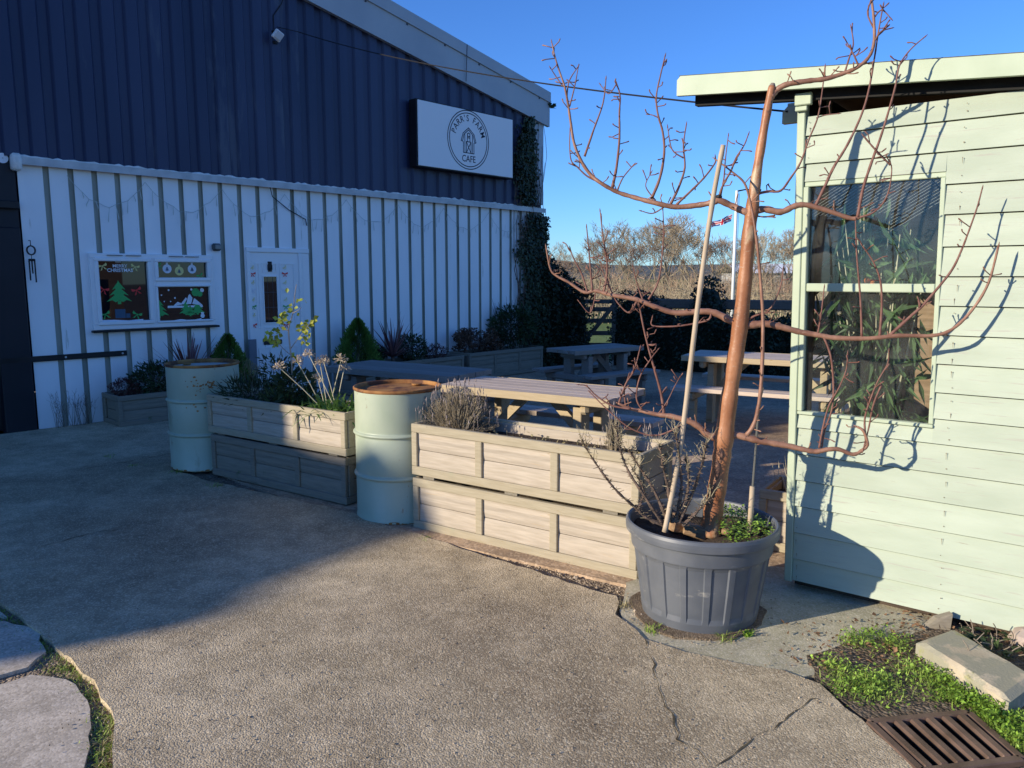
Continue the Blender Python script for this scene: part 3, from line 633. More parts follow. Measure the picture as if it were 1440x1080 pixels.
L2((-.125, -.04), (-.125, -.215)); L2((.125, -.04), (.125, -.215)); L2((-.125, -.215), (.125, -.215))
for x in (-.09, .09): L2((x, .10), (x, -.215))
L2((-.055, -.215), (-.055, -.03), (.055, -.03), (.055, -.215)); L2((-.055, -.215), (.055, -.03)); L2((.055, -.215), (-.055, -.03))
L2((-.03, -.025), (-.03, .10)); L2((.03, -.025), (.03, .10)); L2((-.03, .035), (.03, .035))
for k in range(12):
    a, b = 2 * math.pi * k / 12, 2 * math.pi * (k + 1) / 12; L2((.03 * math.cos(a), .085 + .03 * math.sin(a)), (.03 * math.cos(b), .085 + .03 * math.sin(b)))
mb.build('emblem', ink_m, sign)
mb = MB()
def put(txt, size, cx, cy, rot=0.0, sx=0.9):
    vs, fs = text_polys(txt, size, 0.006)
    for f in fs:
        mb.quad(*[FW(ec[0] + cx + vs[i][0] * sx * math.cos(rot) - vs[i][1] * math.sin(rot), SO + .0005, ec[1] + cy + vs[i][0] * sx * math.sin(rot) + vs[i][1] * math.cos(rot)) for i in f])
TS = ER * .30
widths = {'P': .95, 'A': 1.1, 'R': 1.0, "'": .5, 'S': .95, ' ': .75, 'F': .9, 'M': 1.25}
word = "PARR'S FARM"; tot = sum(widths[c] for c in word); acc = 0.0; span = math.radians(158)
for ch in word:
    t = (acc + widths[ch] / 2) / tot; acc += widths[ch]; th = math.radians(90) + span / 2 - span * t
    if ch != ' ': put(ch, TS, ER * .63 * math.cos(th), ER * .63 * math.sin(th), th - math.pi / 2)
put('CAFE', TS * 1.05, 0, -ER * .74)
mb.build('lettering', ink_m, sign)
# floodlight, small bulkhead lamp, round white sign, wind chime
p = FS(390, 50, .12); fl = thing('floodlight', 'small white floodlight high on the navy cladding', 'floodlight', FW(p[0], .035, p[1]))
RM = FM @ Matrix.Rotation(math.radians(28), 3, 'Y') @ Matrix.Rotation(math.radians(-25), 3, 'X')
mb = MB(); mb.box(FW(p[0], .13, p[1]), (.115, .05, .115), RM, .008); mb.build('lamp_body', mat('lamp_white', (0.75, 0.75, 0.76)), fl)
mb = MB(); mb.box(FW(p[0], .163, p[1] - .012), (.085, .008, .085), RM, .002); mb.build('lens', mat('lamp_lens', (0.55, 0.57, 0.6), rough=0.15), fl)
mb = MB(); fbox(mb, p[0] - .03, p[0] + .03, .035, .10, p[1] + .05, p[1] + .07); fbox(mb, p[0] - .02, p[0] + .04, .035, .06, p[1] - .08, p[1] - .05); mb.build('bracket', black_m, fl)
mb = MB(); mb.tube([FW(p[0], .05, p[1] + .08), FW(p[0] + .0, .045, p[1] + .25), FW(p[0] + .12, .045, p[1] + .42), FW(p[0] + .2, .045, p[1] + .62)], .006, 5); mb.build('supply_cable', cable_m, fl)
p = FS(305.5, 347.5, .05); bl = thing('outdoor_lamp', 'small dark round outdoor lamp above right corner of cafe window', 'lamp', FW(p[0], .0, p[1]))
mb = MB(); fbox(mb, p[0] - .055, p[0] + .055, .0, .06, p[1] - .045, p[1] + .045, .02); mb.build('lamp_body', mat('lamp_grey', (0.07, 0.075, 0.08), rough=.4), bl)
mb = MB(); fbox(mb, p[0] - .035, p[0] + .035, .06, .085, p[1] - .03, p[1] + .03, .01); mb.build('lens', mat('lamp_lens_dark', (0.2, 0.21, 0.22), rough=.2), bl)
p = FS(4, 222, .03); sgn = thing('round_plaque', 'small white round plaque on the dark wall at far left', 'plaque', FW(p[0], .012, p[1]))
mb = MB(); pts = [FW(p[0] + .05 * math.cos(t * .3927), .02, p[1] + .05 * math.sin(t * .3927)) for t in range(16)]; pb = [FW(p[0] + .05 * math.cos(t * .3927), .012, p[1] + .05 * math.sin(t * .3927)) for t in range(16)]
mb.quad(*pts)
for k in range(16): mb.quad(pb[k], pb[(k + 1) % 16], pts[(k + 1) % 16], pts[k])
mb.build('disc', snow_m, sgn); mb = MB(); fbox(mb, p[0] - .006, p[0] + .006, .02, .026, p[1] - .006, p[1] + .006, .002); mb.build('screw', lead_m, sgn)
p = FS(43, 345, .06); wc = thing('wind_chime', 'small black wind chime hanging at left edge of the white wall', 'wind chime', FW(p[0], .0, p[1] - .4))
mb = MB(); mb.tube([FW(p[0], .0, p[1] + .05), FW(p[0], .06, p[1] + .05), FW(p[0], .06, p[1])], .004, 5); mb.build('hook', black_m, wc)
mb = MB()
for k in range(14):
    a, b = 2 * math.pi * k / 14, 2 * math.pi * (k + 1) / 14; mb.beam(FW(p[0] + .038 * math.cos(a), .06, p[1] - .05 + .045 * math.sin(a)), FW(p[0] + .038 * math.cos(b), .06, p[1] - .05 + .045 * math.sin(b)), .012, .02, up=(FN.x, FN.y, 0))
mb.tube([FW(p[0], .06, p[1] - .09), FW(p[0], .06, p[1] - .14)], .003, 4); fbox(mb, p[0] - .03, p[0] + .03, .045, .075, p[1] - .16, p[1] - .135, .006); mb.build('hoop', black_m, wc)
for dx, ln in ((-.025, .20), (0, .13), (.025, .22)):
    mb = MB(); mb.tube([FW(p[0] + dx, .06, p[1] - .155), FW(p[0] + dx, .06, p[1] - .155 - ln)], .007, 6); mb.build('chime_tube', black_m, wc)
# fairy lights in garlands under the flashing
mb = MB(); dl = []
hooks = [0.45, 1.25, 2.15, 3.0, 3.95, 4.85, 5.75, 6.75, 7.5]
for a, b in zip(hooks[:-1], hooks[1:]):
    pts = []
    for k in range(13):
        t = k / 12; pts.append(FW(a + (b - a) * t, .022, 2.66 - .30 * (1 - (2 * t - 1) ** 2) * R.uniform(.9, 1.05)))
    mb.tube(pts, .0026, 4)
    for q in pts[1:-1]:
        if R.random() < .75:
            e = q + Vector((FD.x * R.uniform(-.03, .03), FD.y * R.uniform(-.03, .03), -R.uniform(.04, .15))); dl.append(MB().tube([q, e - Vector((0, 0, .001)), e - Vector((0, 0, .022))], [.0024, .0055, .002], 4))
fl2 = tag(mb.build('fairy_lights', mat('light_cable', (0.48, 0.52, 0.49))), 'thin string of unlit fairy lights looped across the white cladding', 'fairy lights')
for d_ in dl[:98]: d_.build('bulb', mat('light_bulb_clear', (0.52, 0.56, 0.53)), fl2, world=False)
mb = MB(); mb.tube([FW(2.78, .05, 2.74), FW(2.82, .03, 2.62), FW(3.05, .02, 2.47), FW(3.30, .015, 2.36), FW(3.32, .01, 2.28)], .006, 5)
tag(mb.build('loose_cable', cable_m), 'short loose black cable drooping on the white cladding above the door', 'cable')
a = FW(FS(420, 45, .1)[0], .10, FS(420, 45, .1)[1]); b = PL(1108, 157, (1.623, 4.073), (.79, -.613))
pts = [a.lerp(b, k / 24) + Vector((0, 0, -.10 * (1 - (2 * k / 24 - 1) ** 2))) for k in range(25)]
mb = MB(); mb.tube([FW(FS(392, 44, .1)[0], .06, FS(392, 44, .1)[1] + .06)] + pts, .0055, 5); tag(mb.build('overhead_cable', cable_m), 'thin black cable strung from the cafe wall to the green shed', 'cable')
# ================================================================== SHED
H0 = Vector((1.439, 3.836)); HD = Vector((.79, -.613)).normalized(); HN = Vector((HD.y, -HD.x))      # along the front, out of the front (towards the yard)
ZB = 0.05; LEAN = -0.021
def HW(a, out, z): q = H0 + HD * (a + LEAN * (z - ZB)) + HN * out; return Vector((q.x, q.y, z))
HM = Matrix(((HD.x, HN.x, LEAN * HD.x), (HD.y, HN.y, LEAN * HD.y), (0, 0, 1)))
def hbox(mb, a0, a1, o0, o1, z0, z1, bev=0.0):
    return mb.box(HW((a0 + a1) / 2, (o0 + o1) / 2, (z0 + z1) / 2), (abs(a1 - a0), abs(o1 - o0), abs(z1 - z0)), HM, bev)
shed = thing('shed', 'pale green timber shed with shiplap boards, glazed window and overhanging roof', 'shed', HW(0, 0, 0))
SA1, SD, ZT = 1.9, 2.3, 2.36
wa0, wa1, wz0, wz1, wzm = 0.052, 0.617, 0.935, 2.035, 1.551
bz = [ZB, .155, .285, .425, .565, .705, .84, .97, 1.10, 1.225, 1.35, 1.475, 1.60, 1.725, 1.85, 1.975, 2.10, 2.27, ZT]
bz = [ZB]
for y in (843 - 0, ): pass
bz = [0.05, 0.165, 0.305, 0.445, 0.58, 0.715, 0.85, 0.965, 1.085, 1.215, 1.345, 1.475, 1.605, 1.735, 1.875, 2.005, 2.145, 2.275, 2.37]
mb = MB()
def board(a0, a1, z0, z1):                       # one shiplap board: thin at the top edge, proud at the bottom, open groove under it
    ob, ot = 0.016 + R.uniform(-.001, .002), 0.006
    P = [HW(a0, ob, z0), HW(a1, ob, z0), HW(a1, ot, z1 - .0055), HW(a0, ot, z1 - .0055)]; Q = [HW(a0, -.012, z0), HW(a1, -.012, z0), HW(a1, -.012, z1 - .0055), HW(a0, -.012, z1 - .0055)]
    mb.quad(*P)
    for i in range(4): j = (i + 1) % 4; mb.quad(P[j], P[i], Q[i], Q[j])
for z0, z1 in zip(bz[:-1], bz[1:]):
    if z1 <= wz0 or z0 >= wz1: segs = [(0.028, SA1, z0, z1)]
    else: segs = [(wa1 + .018, SA1, z0, z1)]
    for sg in segs: board(*sg)
board(0.028, wa1 + .018, .85, wz0 - .014); board(0.028, wa1 + .018, wz1 + .024, 2.145)
mb.cur = 1
for z0, z1 in zip(bz[:-1], bz[1:]):
    for a_ in (.045, .70, 1.25, 1.80, 2.4):
        if a_ < wa1 and z1 > wz0 and z0 < wz1: continue
        for zz in (z0 + .028, z1 - .035):
            c_ = a_ + R.uniform(-.006, .006); o_ = .018; r_2 = R.uniform(.0022, .0034); zc_ = zz + R.uniform(-.005, .005); mb.quad(*[HW(c_ + r_2 * math.cos(j * 1.047), o_, zc_ + r_2 * math.sin(j * 1.047) * (1.0 if j < 3 else 1.0)) for j in range(6)])
            if R.random() < .3: mb.quad(HW(c_ - .0012, o_, zc_), HW(c_ + .0012, o_, zc_), HW(c_ + .0006, o_, zc_ - R.uniform(.01, .03)), HW(c_ - .0006, o_, zc_ - R.uniform(.01, .03)))
mb.build('front_boards', [shed_m, mat('nail_rust', (.16, .13, .09), (.26, .22, .15), 40)], shed)
mb = MB(); hbox(mb, 0.0, SA1, -.03, -.0125, ZB, wz0 - .03); hbox(mb, wa1 + .03, SA1, -.03, -.0125, wz0 - .03, wz1 + .03); hbox(mb, 0, SA1, -.03, -.0125, wz1 + .03, ZT); mb.build('wall_lining', inner_m, shed)
mb = MB(); hbox(mb, -.012, .026, -.04, .026, ZB - .01, 2.44, .004); mb.build('corner_post', shedflat_m, shed)
mb = MB()
hbox(mb, -.016, .062, .030, .060, 2.412, 2.468, .004); hbox(mb, -.016, .040, .029, .050, 2.388, 2.410, .003); mb.build('corner_bracket', shedflat_m, shed)
# window: frame, mid rail, two panes
mb = MB(); fw = .020
hbox(mb, wa0 - .024, wa1 + fw, -.03, .012, wz1, wz1 + .022, .003); hbox(mb, wa0 - .024, wa1 + fw, -.03, .022, wz0 - .016, wz0, .003)
hbox(mb, wa0 - .024, wa0, -.03, .024, wz0 + .001, wz1 - .001, .003); hbox(mb, wa1, wa1 + fw, -.03, .018, wz0 + .001, wz1 - .001, .003)
hw = mb.build('window', shedflat_m, shed)
def hsub(mb, name, m, par): o = mb.build(name, m, None); o.data.transform(shed.matrix_basis.inverted()); o.parent = par; return o
mb = MB(); hbox(mb, wa0 + .001, wa1 - .001, -.03, .02, wzm - .02, wzm + .02, .004); hsub(mb, 'mid_rail', shedflat_m, hw)
for c, d in ((wz0 + .001, wzm - .021), (wzm + .021, wz1 - .001)):
    mb = MB(); hbox(mb, wa0 + .001, wa1 - .001, -.012, -.008, c, d); hsub(mb, 'pane', glass_m, hw)
mb = MB(); hbox(mb, wa0, wa0 + .022, -.06, -.034, wz0 - .02, wz1); hbox(mb, wa1 - .004, wa1 + .03, -.06, -.034, wz0 - .02, wz1); hbox(mb, wa0, wa1, -.06, -.034, wz1 - .015, wz1 + .02); hsub(mb, 'inner_frame', mat('dark_inner', (.07, .055, .04)), hw)
# side and back walls: the far side is largely open (glazed), so the yard shows through
mb = MB()
hbox(mb, 0.0, .03, -SD, -.045, ZB, .80); hbox(mb, 0.0, .03, -SD, -.045, 1.56, ZT); hbox(mb, .0, .03, -.12, -.045, .80, 1.56); hbox(mb, 0, .03, -SD, -SD + .25, .80, 1.56); hbox(mb, 0, .03, -1.2, -1.1, .80, 1.56)
hbox(mb, 0.03, SA1, -SD, -SD + .03, ZB, ZT); hbox(mb, SA1, SA1 + .03, -SD, 0, ZB, ZT); mb.build('wall', inner_m, shed)
mb = MB(); hbox(mb, 0.03, SA1, -SD + .03, -.045, ZB, ZB + .03); mb.build('floor', inner_m, shed)
mb = MB()
for o_ in (-.10, -1.1, -2.2): hbox(mb, .02, SA1, o_ - .05, o_ + .05, -.012, ZB - .001)
mb.build('bearer', mat('wet_timber', (.05, .035, .025), (.09, .065, .045), 8, (1, 1, 5)), shed)
# roof: fascia board with clipped lower corner, soffit board behind, deck
def fz(a, lo): return (2.527 - (a + .65) * .0840) if lo else (2.622 - (a + .65) * .0914)
def raw(a, out, z): q = H0 + HD * a + HN * out; return Vector((q.x, q.y, z))
mb = MB()
def slopeboard(a0, a1, o0, o1, lo0, lo1, hi0, hi1, clip=0.0):
    P = [raw(a0 + clip * .35, o1, lo0) if not clip else raw(a0, o1, lo0), raw(a1, o1, lo1), raw(a1, o1, hi1), raw(a0 + clip, o1, hi0)] + ([raw(a0, o1, hi0 - clip)] if clip else [])
    Q = [Vector((p.x - HN.x * (o1 - o0), p.y - HN.y * (o1 - o0), p.z)) for p in P]
    mb.quad(*P); mb.quad(*reversed(Q))
    n = len(P)
    for i in range(n): j = (i + 1) % n; mb.quad(P[j], P[i], Q[i], Q[j])
slopeboard(-.65, 2.05, .100, .125, fz(-.65, 1), fz(2.05, 1), fz(-.65, 0), fz(2.05, 0), .018)
mb.build('fascia', shedflat_m, shed)
mb = MB(); slopeboard(-.59, 2.05, -.010, .030, fz(-.59, 1) - .036, fz(2.05, 1) - .036, fz(-.59, 1) + .04, fz(2.05, 1) + .04)
mb.build('eaves_joist', mat('eaves_shade', (.010, .010, .010), (.018, .017, .016), 6, (1, 1, 6)), shed)  # shadow behind the fascia put into the near-black joist colour
mb = MB(); slopeboard(-.05, 2.05, -2.6, .097, fz(-.05, 0) - .045, fz(2.05, 0) - .045, fz(-.05, 0) - .02, fz(2.05, 0) - .02); slopeboard(-.62, -.051, -.06, .097, fz(-.62, 0) - .045, fz(-.051, 0) - .045, fz(-.62, 0) - .02, fz(-.051, 0) - .02); mb.build('roof_deck', inner_m, shed)
mb = MB()
slopeboard(-.03, 2.05, -2.6, .121, fz(-.03, 0) + .001, fz(2.05, 0) + .001, fz(-.03, 0) + .006, fz(2.05, 0) + .006); slopeboard(-.64, -.031, -.075, .121, fz(-.64, 0) + .001, fz(-.031, 0) + .001, fz(-.64, 0) + .006, fz(-.031, 0) + .006); mb.build('roof_felt', mat('felt', (.06, .065, .06), (.12, .13, .11), 20, rough=.9), shed)
mb = MB()
q0 = PL(1100, 165, H0 - HN * .30, HD); a0 = (Vector(q0[:2]) - (H0 - HN * .3)).dot(HD)
slopeboard(a0, -.005, -.34, -.30, 2.405, 2.405, 2.49, 2.49, .025); slopeboard(a0 + .025, -.006, -.339, -.301, 2.491, 2.491, 2.505, 2.505); mb.build('rear_beam', shedflat_m, shed)
mb = MB(); hbox(mb, .002, .028, -SD + .002, -.042, ZT + .001, 2.51); hbox(mb, .03, 1.2, -SD + .002, -SD + .028, ZT + .001, 2.39); hbox(mb, .03, SA1, -.09, -.06, ZT - .05, 2.345); mb.build('eaves_infill', MATS['eaves_shade'], shed)  # closes the gap under the roof in the same shade-black colour
# the big lance-leaved plant pressed against the window from inside
pl = thing('potted_plant', 'tall plant with long drooping green leaves inside the shed window', 'plant', HW(.33, -.22, ZB + .03))
mb = MB(); mb.lathe([(0, 0), (.12, 0), (.16, .3), (.17, .3), (.165, .33), (.15, .33), (.145, .28), (0, .28)], 24, HW(.33, -.26, ZB + .03)); mb.build('pot', pot_m, pl, smooth=False)
st_ = MB(); lf = MB()
for k in range(24):
    top = HW(.33 + R.uniform(-.24, .22), -.20 + R.uniform(-.14, .10), R.uniform(1.25, 1.98)); b0 = HW(.33, -.26, ZB + .3); mid = b0.lerp(top, .55) + Vector((R.uniform(-.03, .03), R.uniform(-.03, .03), .05))
    st_.tube([b0, mid, top], [.008, .006, .003], 5)
    for j in range(34):
        t = R.uniform(.18, 1); q = (b0.lerp(mid, t * 2) if t < .5 else mid.lerp(top, t * 2 - 1))
        q = q + Vector((R.gauss(0, .05), R.gauss(0, .05), R.gauss(0, .06)))
        rel = Vector(q[:2]) - H0
        o_ = rel.dot(HN)
        if o_ > -.045: q -= Vector((HN.x, HN.y, 0)) * (o_ + .05)
        d = Vector((HD.x, HD.y, 0)) * R.gauss(0, .6) + Vector((HN.x, HN.y, 0)) * R.uniform(-.3, .08) + Vector((0, 0, R.uniform(-1.3, -.45) if R.random() < .88 else .3))
        lf.leaf(q, d, R.uniform(.13, .23), R.uniform(.020, .033), Vector((HN.x, HN.y, .2)) + Vector((R.gauss(0, .45), R.gauss(0, .45), R.gauss(0, .4))), .1, .12)
st_.build('stem', straw_m, pl); lf.build('foliage', gum_m, pl)
ribs = MB()
for k in range(26):
    a0_ = wa0 + .12 + k * .024; z0_ = wz1 - .004; L_ = min(.22, a0_ - wa0 - .005)
    if a0_ < wa1: ribs.tube([HW(a0_, -.016, z0_), HW(a0_ - L_, -.016, z0_ - L_ * .62)], .0006, 3)
    else:
        d_ = a0_ - wa1; ribs.tube([HW(wa1 - .003, -.016, z0_ - d_ * .62), HW(wa1 - .003 - .2, -.016, z0_ - (d_ + .2) * .62)], .0006, 3)
hsub(ribs, 'reflection_lines', mat('reflection_pale', (.55, .55, .52)), hw)  # pale lines drawn for the diagonal reflections on the upper pane
mb = MB(); q = HW(.31, -.07, 1.585); mb.lathe([(0, -.014), (.010, -.010), (.014, 0), (.010, .010), (0, .014)], 10, q); mb.lathe([(0, -.014), (.010, -.010), (.014, 0), (.010, .010), (0, .014)], 10, HW(.335, -.075, 1.57)); mb.build('fruit', mat('orange_fruit', (.65, .16, .03), rough=.4), pl, smooth=True)

# ================================================================== PLANTERS
def planter(name, label, loc, rz, L, D, H, m1, m2, nb=3, group='slatted wooden planters', soil=True, boards=2):
    """front left bottom corner at the origin, x along the front, y into the back"""
    t = thing(name, label, 'planter', loc, rz, group); M = Matrix.Identity(3); b = .004
    rw, rt = .055, .027
    def part(n, mb, m): return mb.build(n, m, t, world=False)
    mb = MB(); mb.box((L / 2, -rt / 2 + .002, H - rw / 2), (L, rt + .004, rw), None, b); mb.box((L / 2, D + rt / 2 - .002, H - rw / 2), (L, rt + .004, rw), None, b)
    mb.box((rt / 2 - .0, D / 2, H - rw / 2 + .001), (rt, D - .006, rw), None, b); mb.box((L - rt / 2, D / 2, H - rw / 2 + .001), (rt, D - .006, rw), None, b); part('top_rail', mb, m2)
    mb = MB(); mb.box((L / 2, -rt / 2 + .002, rw / 2), (L, rt + .004, rw), None, b); mb.box((L / 2, D + rt / 2 - .002, rw / 2), (L, rt + .004, rw), None, b)
    mb.box((L - rt / 2, D / 2, rw / 2), (rt, D - .006, rw), None, b); mb.box((rt / 2, D / 2, rw / 2), (rt, D - .006, rw), None, b); part('bottom_rail', mb, m2)
    xs = [.022] + [L * k / nb for k in range(1, nb)] + [L - .03]
    for i, x in enumerate(xs):
        w = .05 if 0 < i < nb else .045
        part('stile', MB().box((x, -rt / 2 + .001, H / 2), (w, rt, H - 2 * rw - .002), None, b), m2)
        if i in (0, nb):
            part('stile', MB().box((x, D + rt / 2 - .002, H / 2), (w, rt, H - 2 * rw - .002), None, b), m2); xe = .011 if i == 0 else L - .011
            for ye in (.03, D - .03): part('stile', MB().box((xe, ye, H / 2), (.021, .05, H - 2 * rw - .002), None, b), m2)
    bh = (H - .03) / boards
    for i in range(nb):
        a, c = (0.024 if i == 0 else L * i / nb + .001), (L - .024 if i == nb - 1 else L * (i + 1) / nb - .001)
        mb = MB()
        for k in range(boards):
            z0 = .015 + bh * k; seg = 6                        # boards slightly cupped
            for s in range(seg):
                u0, u1 = s / seg, (s + 1) / seg; f = lambda u: -.005 - .005 * (1 - (2 * u - 1) ** 4)
                mb.quad((a, f(u0), z0 + (bh - .004) * u0), (c, f(u0), z0 + (bh - .004) * u0), (c, f(u1), z0 + (bh - .004) * u1), (a, f(u1), z0 + (bh - .004) * u1))
            mb.quad((a, .012, z0), (c, .012, z0), (c, -.004, z0), (a, -.004, z0)); mb.quad((a, -.004, z0 + bh - .004), (c, -.004, z0 + bh - .004), (c, .012, z0 + bh - .004), (a, .012, z0 + bh - .004))
            mb.quad((c, .012, z0), (a, .012, z0), (a, .012, z0 + bh - .004), (c, .012, z0 + bh - .004))
        part('panel', mb, m1)
    mb = MB()
    for k in range(boards):
        z0 = .015 + bh * k
        mb.box((.030, D / 2, z0 + bh / 2 - .002), (.014, D - .03, bh - .005), None, .003); mb.box((L - .030, D / 2, z0 + bh / 2 - .002), (.014, D - .03, bh - .005), None, .003); mb.box((L / 2, D - .008, z0 + bh / 2 - .002), (L - .08, .014, bh - .005), None, .003)
    part('end_panel', mb, m1)
    if soil:
        mb = MB(); n = 10
        for i in range(n):
            for j in range(4):
                def p(i, j): return (.038 + (L - .076) * i / n, .014 + (D - .03) * j / 4, H - .075 + .02 * math.sin(i * 1.7 + j * 2.3) * (0 < j < 4))
                mb.quad(p(i, j), p(i + 1, j), p(i + 1, j + 1), p(i, j + 1))
        part('soil', mb, soil_m)
    return t
PA = math.atan2(-.56, .828)
PQ = G(585, 740); q1 = G(303, 668)
PG = 'slatted timber planters with framed boards'
planter('planter', 'lower planter of the pale sunlit two-high stack, standing on the dirt', (PQ.x, PQ.y, -.004), PA, 1.575, .40, .335, plank_m, rail_m, group=PG)
planter('planter', 'upper planter of the pale sunlit stack, with lavender at its left end', (PQ.x - .004, PQ.y + .003, .352), PA, 1.585, .40, .330, plank_m, rail_m, group=PG)
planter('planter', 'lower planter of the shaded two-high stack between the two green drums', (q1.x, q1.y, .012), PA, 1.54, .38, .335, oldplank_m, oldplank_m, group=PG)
planter('planter', 'upper planter of the stack between the drums, holding seed heads and strap leaves', (q1.x - .02, q1.y + .010, .363), PA, 1.575, .38, .308, plank_m, rail_m, group=PG)
def spacer(loc):
    mb = MB()
    for x in (.12, .75, 1.4): mb.box((x, .15, 0), (.09, .28, .016), None, .002)
    return mb
for nm, qq, lb in (('spacer', PQ, 'thin wooden spacers between the two planters of the sunlit stack'), ('spacer', q1, 'thin wooden spacers between the two planters of the shaded stack')):
    M4 = Matrix.Translation((qq.x, qq.y, 0)) @ Matrix.Rotation(PA, 4, 'Z')
    for x in (.12, .75, 1.4):
        mb = MB(); mb.box((x, .13, .3415 if qq is PQ else .355), (.09, .28, .0205 if qq is PQ else .0150), None, .001); mb.v = [tuple(M4 @ Vector(p)) for p in mb.v]
        tag(mb.build(nm, oldplank_m), lb, 'spacer', 'wooden spacers between stacked planters')
# planters along the cafe wall
def wallplanter(s0, L, out, lab, H=.40, nb=3):
    p = FW(s0, out, .012); return planter('planter', lab, (p.x, p.y, p.z), FAZ, L, .42, H, oldplank_m, oldplank_m, nb, group='weathered planters along the cafe wall')
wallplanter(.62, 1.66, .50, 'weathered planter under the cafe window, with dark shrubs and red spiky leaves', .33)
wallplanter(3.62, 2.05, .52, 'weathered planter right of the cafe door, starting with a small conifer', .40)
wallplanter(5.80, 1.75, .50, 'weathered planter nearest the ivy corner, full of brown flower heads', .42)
q2 = G(1066, 770); planter('planter', 'small pale planter between the black pot and the green shed', (q2.x, q2.y, .006), PA, .9, .35, .36, plank_m, rail_m, 2, group=PG)

# ================================================================== DRUMS
def drum(label, loc, rz, lid):
    t = thing('oil_drum', label, 'drum', loc, rz, 'pale green steel drums')
    r = .288; prof = [(r - .02, .0), (r, .0), (r + .004, .006), (r + .004, .016), (r, .022)]
    for zc in (.30, .58):
        prof += [(r, zc - .022), (r - .002, zc - .015), (r + .003, zc - .012), (r + .012, zc - .006), (r + .014, zc), (r + .012, zc + .006), (r + .003, zc + .012), (r - .002, zc + .015), (r, zc + .022)]
    prof += [(r, .845), (r, .86)]
    mb = MB(); mb.lathe(prof, 72); o = mb.build('body', drum_m, t, world=False, smooth=True)
    mb = MB(); mb.lathe([(r + .0005, .858), (r + .006, .862), (r + .008, .870), (r + .006, .878), (r, .882), (r - .007, .878), (r - .009, .870), (r - .009, .85), (r - .01, .80)], 72); mb.build('rim', rust_m, t, world=False, smooth=True)
    mb = MB(); pr = []
    for k in range(40):
        pr.append(R.uniform(.003, .012) if R.random() < .8 else .02)
    i0 = 0
    for k in range(40):
        a0_, a1_ = 2 * math.pi * k / 40, 2 * math.pi * (k + 1) / 40; z0_, z1_ = pr[k], pr[(k + 1) % 40]; rr_ = r + .0046
        mb.quad((rr_ * math.cos(a0_), rr_ * math.sin(a0_), .003), (rr_ * math.cos(a1_), rr_ * math.sin(a1_), .003), (rr_ * math.cos(a1_), rr_ * math.sin(a1_), z1_), (rr_ * math.cos(a0_), rr_ * math.sin(a0_), z0_))
    mb.build('rust_band', rust_m, t, world=False)
    mb = MB(); mb.disc((0, 0, .856 if lid == 'rust' else .845), r - .0085, 48); mb.build('lid', rust_m if lid == 'rust' else mat('pale_lid', (.42, .46, .42), (.52, .55, .5), 5, rough=.5, spots=[((.3, .16, .08), 6, .62, (1, 1, 1))]), t, world=False)
    mb = MB(); mb.lathe([(0, .004), (.03, .004), (.036, .010), (.036, .016), (0, .018)], 16, (.16, .1, .856 if lid == 'rust' else .845)); mb.build('bung', rust_m, t, world=False)
    return t
drum('pale green steel drum with rusty orange top beside the sunlit planters', (-.768, 5.12, .002), .4, 'rust')
drum('pale green steel drum at the left in full shade, with scabby rust under its rim', (-2.615, 6.46, .012), 2.1, 'pale')

dr1 = [o for o in bpy.data.objects if o.get('category') == 'drum'][-1]; c = dr1.location; mb = MB()
for k in range(60):
    px, py = min(322, max(250, R.gauss(290, 16))), R.gauss(542, 5) if R.random() < .75 else R.uniform(530, 580); d = ray(px, py); e = Vector((0, 0, EYE)); aa = d.x ** 2 + d.y ** 2; bb = 2 * (d.x * (e.x - c.x) + d.y * (e.y - c.y)); cc = (e.x - c.x) ** 2 + (e.y - c.y) ** 2 - .2895 ** 2; q_ = bb * bb - 4 * aa * cc
    if q_ < 0: continue
    p = e + d * ((-bb - math.sqrt(q_)) / (2 * aa)); th_ = math.atan2(p.y - c.y, p.x - c.x); rr_ = .2886 + .0001 * (k % 7); n_ = R.randint(5, 7); s_ = R.uniform(.004, .012)
    mb.quad(*[(c.x + rr_ * math.cos(th_ + s_ * R.uniform(.6, 1.6) * math.cos(j * 6.283 / n_) / .288), c.y + rr_ * math.sin(th_ + s_ * R.uniform(.6, 1.6) * math.cos(j * 6.283 / n_) / .288), p.z + s_ * R.uniform(.4, 1.1) * math.sin(j * 6.283 / n_)) for j in range(n_)])
mb.build('rust_scab', rust_m, dr1)
